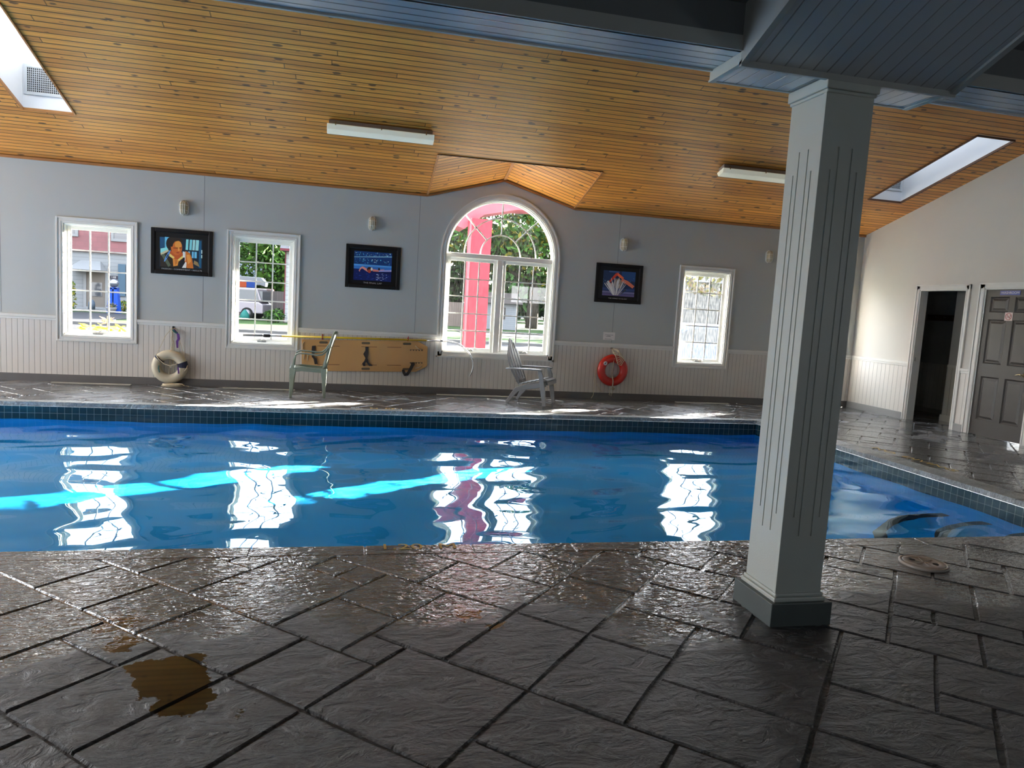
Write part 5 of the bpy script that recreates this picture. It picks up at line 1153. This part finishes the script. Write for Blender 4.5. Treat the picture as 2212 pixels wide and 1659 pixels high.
def red_house():
    Y = 43.0; e_ = empty('house', (-13.6, Y, GZ), label='two storey house with red shingle upper floor and white clapboard below', cat='house')
    def P(x, z): a, b_ = K(x, z, Y); return a+13.6, b_-GZ
    mb = MB(); zr = P(0, 2.26)[1]; mb.box(-9, 4.6, 0, 8, 0, zr); mb.build('lower_wall', SIDW, e_)
    mb = MB(); mb.box(-9, 4.6, -.12, 8, zr, zr+3.6); mb.build('upper_wall', REDS, e_)
    mb = MB(); mb.prism([(-.6, zr+3.5), (8.4, zr+3.5), (3.9, zr+6)], 0, -9.4, 5.0); mb.build('roof', SHGL, e_)
    for xa, xb, za, zb in ((-6.98, -6.33, 2.62, 3.5), (-8.75, -7.86, 2.68, 3.6)):
        (a, c), (b_, d) = P(xa, za), P(xb, zb); mb = MB(); rect_frame(mb, a, b_, c, d, .14, -.19, -.11); w = mb.build('window', TRW, e_); mb = MB(); mb.box(a+.14, b_-.14, -.15, -.12, c+.14, d-.14); mb.build('pane', GLD, w)
    (a, c), (b_, d) = P(-6.58, 1.02), P(-5.6, 1.92); mb = MB(); rect_frame(mb, a, b_, c, d, .12, -.06, .01); w = mb.build('window', TRW, e_); mb = MB(); mb.box(a+.12, b_-.12, -.03, 0, c+.12, d-.12); mb.build('pane', GLD, w)
    (a, c), (b_, d) = P(-6.80, 1.0), P(-6.60, 1.96); mb = MB(); mb.box(a, b_, -.07, 0, c, d); mb.build('shutter', SHUT, e_)
    (a, c), (b_, d) = P(-7.70, .56), P(-7.12, 1.70); mb = MB(); rect_frame(mb, a-.08, b_+.08, c, d+.08, .14, -.08, .01); dd = mb.build('door_frame', TRW, e_)
    mb = MB(); mb.box(a+.06, b_-.06, -.05, 0, c+.02, d-.02); dd = mb.build('door', plain('house_door_beige', (.15, .135, .12), .6), e_); mb = MB(); mb.box(a+.2, b_-.2, -.07, -.05, c+.70, c+1.45); mb.build('pane', GLD, dd)
    (a, c), (b_, d) = P(-8.02, 1.72), P(-7.10, 2.0); mb = MB()
    mb.quad((a, -1.1, c), (b_, -1.1, c), (b_-.35, 0, d), (a+.35, 0, d)); mb.quad((a, -1.1, c), (a+.35, 0, d), (a, 0, c)); mb.quad((b_, -1.1, c), (b_-.35, 0, d), (b_, 0, c)); mb.quad((a, -1.1, c-.02), (b_, -1.1, c-.02), (b_, 0, c-.02), (a, 0, c-.02)); mb.build('door_canopy', TRW, e_, fixn=False)
    (a, c), (b_, d) = P(-7.05, 1.50), P(-6.80, 1.60); TILEB = plain('number_plate_dark', (.035, .035, .05), .5); MY = Matrix(((1, 0, 0, 0), (0, 0, -1, -.06), (0, 1, 0, 0), (0, 0, 0, 1)))
    mb = MB(); mb.box(a, b_, -.045, 0, c, d); nb = mb.build('number_plate', TILEB, e_); text_mesh('house_number', '148', .17, plain('number_white', (.4, .4, .4), .5), Matrix.Translation(((a+b_)/2, 0, (c+d)/2)) @ MY, parent=nb)
    mb = MB(); mb.box(P(-8.2, 0)[0], P(-6.7, 0)[0], -1.4, 0, 0, .12); mb.build('porch_slab', TRW, e_)
red_house()
def small(name, Y, x24, z24, label, cat): x, z = K(x24, z24, Y); return empty(name, (x, Y, z), label=label, cat=cat)
def obelisk():
    Y = 40.5; x, _ = K(-6.92, 0, Y); e_ = empty('gazing_globe', (x, Y, GZ), label='clear gazing globe on a tall blue tapering stand on the house porch lawn', cat='garden ornament')
    BL = plain('cobalt_blue_paint', (.010, .060, .36), .4); mb = MB()
    for s_ in (-1, 1): mb.prism([(s_*.30, 0), (s_*.05, 0) if False else (s_*.02, 0), (s_*.04, 1.28), (s_*.18, 1.28)], 1, -.2, .2)
    mb.box(-.2, .2, -.2, .2, 1.22, 1.30); mb.build('stand', BL, e_)
    mb = MB(); mb.lathe([(.002, 1.30)]+[(.22*math.sin(PI*i/14), 1.52-.22*math.cos(PI*i/14)) for i in range(1, 14)]+[(.002, 1.74)], 20); mb.build('globe', plain('silvered_globe', (.20, .22, .27), .1, metal=.5), e_)
obelisk()
LEAF = {n: plain(n, c, .7, var=.35, scale=2.0) for n, c in dict(leaf_dark=(.020, .036, .016), leaf_mid=(.035, .095, .018), leaf_bright=(.060, .15, .018), leaf_yellow=(.20, .18, .015), leaf_gold=(.24, .15, .07), leaf_olive=(.050, .070, .028)).items()}
BARK = plain('tree_bark', (.060, .050, .042), .9, var=.3, scale=6)
def foliage(name, parent, blobs, n, size, mats, seed, loc=None):
    r = random.Random(seed); mb = MB()
    for k_ in range(n):
        (bx, by, bz, br, bh) = r.choice(blobs); th, ph = r.uniform(0, 2*PI), math.acos(r.uniform(-1, 1)); q = r.uniform(.72, 1.05)
        c = Vector((bx+br*q*math.sin(ph)*math.cos(th), by+br*q*math.sin(ph)*math.sin(th), bz+bh*q*math.cos(ph)))
        u = Vector((r.gauss(0, 1), r.gauss(0, 1), r.gauss(0, 1))).normalized(); w = u.cross(Vector((r.gauss(0, 1), r.gauss(0, 1), r.gauss(0, 1)))).normalized(); s_ = size*r.uniform(.6, 1.4)
        mb.quad(c-u*s_, c-w*s_*.5, c+u*s_, c+w*s_*.5, m=r.randrange(len(mats)))
    return mb.build(name, mats, parent, fixn=False)
def tree(x, y, blobs, th, n, size, mats, seed, label, group='trees across the street'):
    e_ = empty('tree', (x, y, GZ), label=label, cat='tree', group=group)
    mb = MB(); top = max(b_[2] for b_ in blobs); mb.tube([(0, 0, 0), (.05, 0, top*.35), (0, 0, top*.7)], [th, th*.8, th*.4], 10)
    for b_ in blobs[:4]: mb.tube([(0, 0, top*.4), (b_[0]*.6, b_[1]*.6, b_[2]*.8)], [th*.4, th*.15], 6)
    mb.build('trunk', BARK, e_); foliage('foliage', e_, blobs, n, size, [LEAF[m] for m in mats], seed); return e_
tree(-9.3, 72, [(0, 0, 6.5, 4.6, 3.5), (-3.5, 0, 8, 3.5, 2.6), (3.6, 0, 7, 3.6, 4), (4, 0, 4, 3, 2.5)], .35, 4200, .40, ['leaf_dark', 'leaf_dark', 'leaf_mid'], 1, 'dark tall tree behind the wooden fence')
tree(-5.9, 53.2, [(0, 0, 3.4, 1.7, 2.2), (.2, 0, 5.0, 1.1, 1.4), (1.4, 0, 2.8, 1.2, 1.6)], .15, 3600, .20, ['leaf_mid', 'leaf_bright', 'leaf_bright'], 2, 'bright green bushy tree in front of the dark tree')
tree(-15.0, 66, [(0, 0, 4.6, 1.6, 1.6)], .12, 500, .20, ['leaf_gold', 'leaf_yellow', 'leaf_olive'], 3, 'sunlit golden leaved tree behind the grey roofs')
tree(19.0, 76, [(-4, 0, 6, 4, 3.5), (0, 0, 8, 5, 4), (5, 0, 7, 4, 4), (-3, -2, 2.6, 3.4, 2.4), (3, -2, 2.6, 3.4, 2.4)], .4, 7000, .42, ['leaf_dark', 'leaf_mid', 'leaf_mid'], 4, 'broad dark tree behind the white shed')
tree(13.5, 53.0, [(-2.4, 0, 5.6, 2.6, 1.5), (1.2, 0, 5.4, 3.2, 2.4), (-5.4, 0, 6.2, 2.8, 1.8), (-1, 0, 7.8, 4, 2.4), (1.8, 0, 3.2, 1.6, 1.6)], .50, 8200, .27, ['leaf_mid', 'leaf_mid', 'leaf_bright', 'leaf_olive', 'leaf_bright', 'leaf_yellow'], 5, 'thick trunked green tree beside the driveway')
tree(8.6, 62, [(0, 0, 5.5, 3.2, 3), (-2, 0, 3.0, 2.4, 2.6), (1.8, 0, 2.6, 2.4, 2.4)], .25, 6000, .30, ['leaf_dark', 'leaf_mid'], 6, 'dark green tree behind the tan fence, left of the red post')
tree(22, 40, [(0, 0, 4.6, 3.2, 1.8), (3, 1, 5.6, 3, 2.2)], .25, 1500, .22, ['leaf_gold', 'leaf_olive', 'leaf_yellow'], 7, 'orange and gold leaved tree behind the misted window')
tree(-2.5, 94, [(0, 0, 4, 5, 3.6), (-6, 0, 5, 5, 4), (7, 0, 5, 5, 4.2)], .4, 5200, .50, ['leaf_dark', 'leaf_mid'], 8, 'wide dark tree far behind the neighbouring houses')
tree(32, 96, [(0, 0, 4.5, 6, 4), (-8, 0, 4, 5, 3.6), (8, 0, 5, 6, 4.4)], .4, 5200, .50, ['leaf_dark', 'leaf_mid', 'leaf_olive'], 9, 'wide dark tree far behind the driveway and shed')
def bush(x, y, blobs, n, size, mats, seed, label, z=GZ):
    e_ = empty('shrub', (x, y, z), label=label, cat='shrub'); mb = MB()
    for b_ in blobs: mb.tube([(b_[0]*.3, 0, 0), (b_[0], b_[1], b_[2])], [.03, .01], 6)
    mb.build('stem', BARK, e_); foliage('foliage', e_, blobs, n, size, [LEAF[m] for m in mats], seed); return e_
bush(K(-6.60, 0, 42.3)[0], 42.0, [(0, 0, .35, .30, .28), (.35, 0, .30, .3, .25)], 420, .07, ['leaf_mid', 'leaf_bright', 'leaf_yellow'], 11, 'rounded green shrub at the corner of the red and white house')
bush(K(-8.05, 0, 41)[0], 41, [(0, 0, .5, .18, .5), (0, 0, 1.1, .15, .4)], 200, .07, ['leaf_mid', 'leaf_yellow'], 12, 'thin climbing plant left of the house door')
bush(-3.75, 39.2, [(0, 0, .35, .5, .32)], 500, .09, ['leaf_mid', 'leaf_dark', 'leaf_bright'], 13, 'leafy plant at the base of the white neighbouring house')
bush(-4.1, 45.2, [(0, 0, .3, .5, .30)], 260, .08, ['leaf_mid', 'leaf_dark'], 14, 'low shrub against the wooden fence')
# yellow leaved plant right outside the first window
yp = empty('yellow_leaf_plant', (-3.50, 11.75, GZ), label='yellow leaved plant with an orange tip outside the leftmost window', cat='plant')
mb = MB(); mb.tube([(0, 0, 0), (.02, 0, .5), (.02, 0, 1.06)], [.012, .010, .005], 6); mb.build('stem', LEAF['leaf_gold'], yp)
mb = MB(); r = random.Random(21)
YL = plain('yellow_leaf', (.42, .38, .02), .5, var=.2); OL = plain('orange_leaf', (.46, .24, .12), .5, var=.2)
def leaf(mb, a, d, l, w, m): a = Vector(a); d = Vector(d).normalized(); s_ = d.cross(Vector((0, -.6, 1))).normalized(); mb.quad(a, a+d*l*.4+s_*w, a+d*l, a+d*l*.4-s_*w, m=m)
for i in range(46):
    x = r.uniform(-.40, .20); z = .84+r.uniform(-.04, .09)-abs(x)*.05; leaf(mb, (x, r.uniform(-.1, .1), z), (r.uniform(-1, 1), r.uniform(-.4, .4), r.uniform(-.25, .25)), r.uniform(.07, .15), .02, 0)
for i in range(8): t = i/7; leaf(mb, (.12+.2*t, 0, .95-.16*t), (1, 0, -.5), .10, .022, 0)
mb.build('leaf_spray', [YL, OL], yp)
mb = MB()
for i in range(16): leaf(mb, (.02, r.uniform(-.05, .05), .98+r.uniform(-.03, .05)), (r.uniform(-1, 1), r.uniform(-.5, .5), r.uniform(-.2, .4)), r.uniform(.08, .16), .022, 0)
mb.build('leaf_tip', [OL], yp)
# planter and can by the porch
x, _ = K(-6.99, 0, 40); pt = empty('planter', (x, 40.0, GZ), label='pale bowl planter with flowers in front of the blue stand', cat='planter'); mb = MB(); mb.lathe([(.12, 0), (.24, .25), (.26, .30), (.22, .30)], 18); mb.build('bowl', TRW, pt); foliage('flowers', pt, [(0, 0, .40, .20, .12)], 90, .05, [LEAF['leaf_gold'], LEAF['leaf_dark'], LEAF['leaf_yellow']], 5)
x, _ = K(-7.57, 0, 41); cn = empty('milk_can', (x, 41.2, GZ), label='blue grey milk can standing beside the house door', cat='can'); mb = MB(); mb.lathe([(.16, .12), (.16, .46), (.10, .56), (.10, .60)], 16); mb.build('can_body', plain('blue_grey_metal', (.08, .11, .15), .5), cn)
# hanging basket / bird feeder
x, z = K(-7.87, 1.62, 40.2); 
# neighbour with white siding at right of window 2
nh = empty('house', (-1.0, 40, GZ), label='white sided neighbouring house with grey shingle roof edge and dark red fascia', cat='house')
(a, c), (_, d) = K(-2.0, .7, 40), K(-2.0, 2.70, 40); mb = MB(); mb.box(a+1.0, 3.0, 0, 8, 0, d-GZ); mb.build('wall', shingle('white_bright_siding', (.30, .32, .33), .24, width=8, mortar=.016, var=.02, dark=.5), nh)
mb = MB(); mb.box(a+.98, a+1.03, -.05, .05, 0, d-GZ); mb.box(a+.75, 3.2, -.45, -.35, d-GZ, d-GZ+.12); mb.build('fascia', plain('dark_red_trim', (.13, .028, .04), .6), nh)
mb = MB(); mb.prism([(-.45, d-GZ+.06), (8.4, d-GZ+.06), (4, d-GZ+3.4)], 0, a+.75, 3.3); mb.build('roof', SHGL, nh)
FEN = shingle('fence_boards', (.125, .105, .098), 3.0, width=.15, mortar=.010, var=.22, offset=0, dark=.35)
def fence(x0, x1, y, h, label, mat):
    e_ = empty('fence', ((x0+x1)/2, y, GZ), label=label, cat='fence'); hw = (x1-x0)/2; mb = MB(); mb.box(-hw, hw, 0, .03, 0, h); mb.build('boards', mat, e_)
    n = max(2, int((x1-x0)/2.4)+1)
    for i in range(n): mb = MB(); x = -hw+2*hw*i/(n-1); mb.box(x-.05, x+.05, .03, .12, 0, h+.05); mb.build('post', mat, e_)
fence(-7.0, -3.6, 47, 1.62, 'weathered grey board fence behind the blue tarp', FEN)
fence(5.0, 8.5, 48.5, 1.62, 'tan board fence left of the white shed', shingle('fence_boards_tan', (.17, .125, .10), 3.0, width=.16, mortar=.010, var=.15, offset=0, dark=.4))
# garage roofs behind the van
gr_ = empty('garage', (-8.0, 56, GZ), label='low grey garages with blue grey roofs behind the van', cat='garage'); mb = MB(); mb.box(-3.2, 3.0, 0, 6, 0, 2.0); mb.build('wall', plain('garage_grey', (.07, .075, .09), .7), gr_)
mb = MB(); mb.prism([(-.5, 1.9), (6.4, 1.9), (3, 3.6)], 0, -3.5, 3.3); mb.build('roof', plain('garage_roof_slate', (.07, .085, .13), .7), gr_)
mb = MB(); mb.prism([(1.6, 1.6), (4.2, .9), (4.2, 1.1), (1.7, 1.95)], 1, -1.2, -.9); mb.build('barge_board', plain('barge_dark', (.04, .045, .06), .6), gr_)
sh_ = empty('shed', (9.75, 46.8, GZ), label='white clapboard shed with a dark framed window and shingle roof', cat='shed')
mb = MB(); mb.box(-1.15, 1.20, 0, 3, 0, 1.75); mb.build('wall', shingle('shed_clapboard', (.17, .19, .215), .13, width=6, mortar=.010, var=.02, dark=.6), sh_)
mb = MB(); mb.prism([(-.35, 1.72), (3.3, 1.72), (1.5, 2.45)], 0, -1.4, 1.45); mb.build('roof', plain('shed_roof_brown', (.060, .050, .046), .8), sh_)
mb = MB(); rect_frame(mb, -.10, .34, .70, 1.46, .07, -.05, .0); ww = mb.build('window', plain('shed_window_trim', (.05, .04, .035), .6), sh_); mb = MB(); mb.box(-.03, .27, -.03, 0, .77, 1.39); mb.build('pane', GLD, ww)
# red portico post and arch close outside the arched window
RED = plain('red_canopy_paint', (.36, .028, .050), .45, var=.05)
pc = empty('entrance_canopy', (2.21, 12.8, GZ), label='bright red entrance canopy with a tall square post outside the arched window', cat='canopy')
mb = MB(); mb.box(-.19, .19, -.14, .14, 0, 3.05); mb.build('post', RED, pc)
mb = MB(); mb.box(-.205, -.17, -.155, -.11, 0, 3.05); tag(mb.build('edge_board', plain('pink_faded_paint', (.42, .10, .13), .5), pc), 'faded pink edge board')
mb = MB(); mb.prism([(-.66, 3.03), (-.26, 2.88), (.09, 3.16), (.69, 3.30), (1.29, 3.33), (1.29, 4.08), (-.66, 4.08)], 1, .141, .74); tag(mb.build('fascia', plain('pale_red_fascia', (.40, .09, .13), .5), pc), 'pale red curved fascia')
# cars
GLC = plain('car_window_glass', (.03, .045, .06), .05); TYR = plain('tyre_rubber', (.012, .012, .012), .8); RIM = plain('alloy_rim', (.25, .25, .27), .3, metal=.5)
def car(name, x, y, rz, col, label, L_=4.4, Wd=1.75, Hh=1.45, van=False):
    e_ = empty(name, (x, y, GZ), rz=rz, label=label, cat='car'); h = L_/2
    body = [(-h, .35), (-h, .80), (-h+.15, .92), (-h+.9, 1.0), (h-.25, .98), (h, .85), (h, .35)]
    mb = MB(); mb.prism(body, 1, -Wd/2, Wd/2); mb.build('body', col, e_, bevel=.06, seg=3)
    cab = [(-h+(.25 if van else .9), .98), (-h+(.95 if van else 1.6), Hh), (h-(.35 if van else 1.1), Hh), (h-(.1 if van else .35), .98)]
    mb = MB(); mb.prism(cab, 1, -Wd/2+.10, Wd/2-.10); mb.build('roof', col, e_, bevel=.05, seg=3)
    mb = MB(); g = [(cab[0][0]+.16, 1.02), (cab[1][0]+.04, Hh-.10), (cab[2][0]-.04, Hh-.10), (cab[3][0]-.12, 1.02)]; mb.prism(g, 1, -Wd/2+.092, Wd/2-.092)
    mb.build('side_window', GLC, e_); mb = MB(); mb.box(cab[3][0]-.30, cab[3][0]+.0, -Wd/2+.2, Wd/2-.2, 1.05, Hh-.14); mb.build('windscreen', GLC, e_)
    for sx_ in (-1, 1):
        for s_ in (-1, 1): mb = MB(); mb.lathe([(.26, -.11), (.33, -.10), (.33, .10), (.26, .11)], 24, c=(sx_*(h-.85), s_*(Wd/2-.10), .33), axis='y'); w = mb.build('wheel', TYR, e_); mb = MB(); mb.lathe([(.20, s_*.112), (.22, s_*.118), (.05, s_*.125)], 16, c=(sx_*(h-.85), s_*(Wd/2-.10), .33), axis='y'); mb.build('rim', RIM, w)
    return e_
WVAN = plain('van_white_paint', (.21, .19, .22), .25); MAR = plain('maroon_paint', (.10, .018, .030), .25); BLU = plain('blue_car_paint', (.060, .095, .22), .2)
car('car', K(-3.70, 0, 42)[0], 42.2, math.radians(-12), WVAN, 'pale silver van parked in front of the fence', van=True, Hh=1.7)
car('car', K(-3.25, 0, 50)[0], 50.2, math.radians(0), MAR, 'maroon van parked behind the pale van', van=True, Hh=1.75)
car('car', 8.2, 15.9, math.radians(4), BLU, 'blue car parked close outside the misted window', L_=4.6, Hh=1.42)
x, z = K(-3.03, .62, 42.6); b_ = empty('wheelie_bin', (x+.15, 44.4, GZ), label='green wheeled bin standing behind the pale van', cat='bin'); GB = plain('green_bin_plastic', (.012, .10, .065), .4)
mb = MB(); mb.prism([(-.28, 0), (.28, 0), (.34, .95), (-.34, .95)], 1, -.32, .32); mb.build('body', GB, b_, bevel=.02); mb = MB(); mb.box(-.37, .37, -.36, .36, .95, 1.03); mb.build('lid', GB, b_, bevel=.02)
x, z = K(-3.16, .62, 42); b_ = empty('garbage_bag', (x+.15, 40.6, GZ), label='teal garbage bag slumped beside the green bin', cat='bag'); mb = MB(); rr = random.Random(2); mb.lathe([(.20, .02), (.26, .14), (.21, .32), (.10, .48), (.03, .55)], 14); mb.build('bag_body', plain('teal_plastic_film', (.012, .13, .11), .35, bump=.03, scale=2, bscale=9), b_)
x0_, _ = K(-2.80, 0, 46); tp = empty('blue_tarp', (x0_, 46.2, GZ), label='crumpled blue tarp hanging by the fence', cat='tarp'); mb = MB(); mb.quad((-.10, 0, 1.25), (.35, .02, 1.30), (.28, -.15, .9), (.55, -.1, .55), (.80, -.3, .02), (.45, -.3, .02), (.15, -.1, .6), (.0, -.1, .9)); o = mb.build('sheet', plain('blue_tarp_plastic', (.015, .13, .42), .4, bump=.02, scale=2, bscale=8), tp, fixn=False); sm_ = o.modifiers.new('thick', 'SOLIDIFY'); sm_.thickness = .03
x, z = K(-3.12, 1.62, 50); wt = empty('roof_tarp', (x, 50.2, 1.60), label='white tarp over a load on the roof of the maroon van', cat='tarp'); mb = MB(); mb.prism([(-1.6, .35), (-1.4, .72), (.9, .68), (1.2, .35), (1.15, .10), (.8, .2), (.2, .12), (-.4, .38)], 1, -.6, .6); mb.build('sheet', plain('white_tarp', (.26, .30, .33), .5), wt, bevel=.03)
x, z = K(-3.22, 1.42, 49); ob = empty('cargo_box', (x, 50.0, 1.60), label='orange and blue load strapped under the white roof tarp', cat='box'); mb = MB(); mb.box(-.7, .1, -.65, .3, 0, .34, 0); mb.box(.1, .6, -.65, .3, 0, .36, 1); mb.build('load', [plain('orange_plastic', (.42, .08, .03), .5), plain('blue_plastic', (.02, .07, .32), .5)], ob)
# grey building seen through the misted window
gb = empty('house', (28.5, 48, GZ), label='pale grey building with a door behind the blue car', cat='house'); mb = MB(); mb.box(-9, 8, 0, 6, 0, 4.2); mb.build('wall', shingle('grey_siding', (.13, .135, .14), .25, width=7, mortar=.014, var=.03, dark=.6), gb)
mb = MB(); mb.box(-6.2, -5.1, -.05, 0, 0, 2.1); mb.build('door', TRW, gb); mb = MB(); mb.box(-2.5, -1.0, -.05, 0, 1.1, 2.2); mb.build('window', GLD, gb); mb = MB(); mb.prism([(-.5, 4.1), (6.5, 4.1), (3, 6)], 0, -9.4, 8.4); mb.build('roof', SHGL, gb)
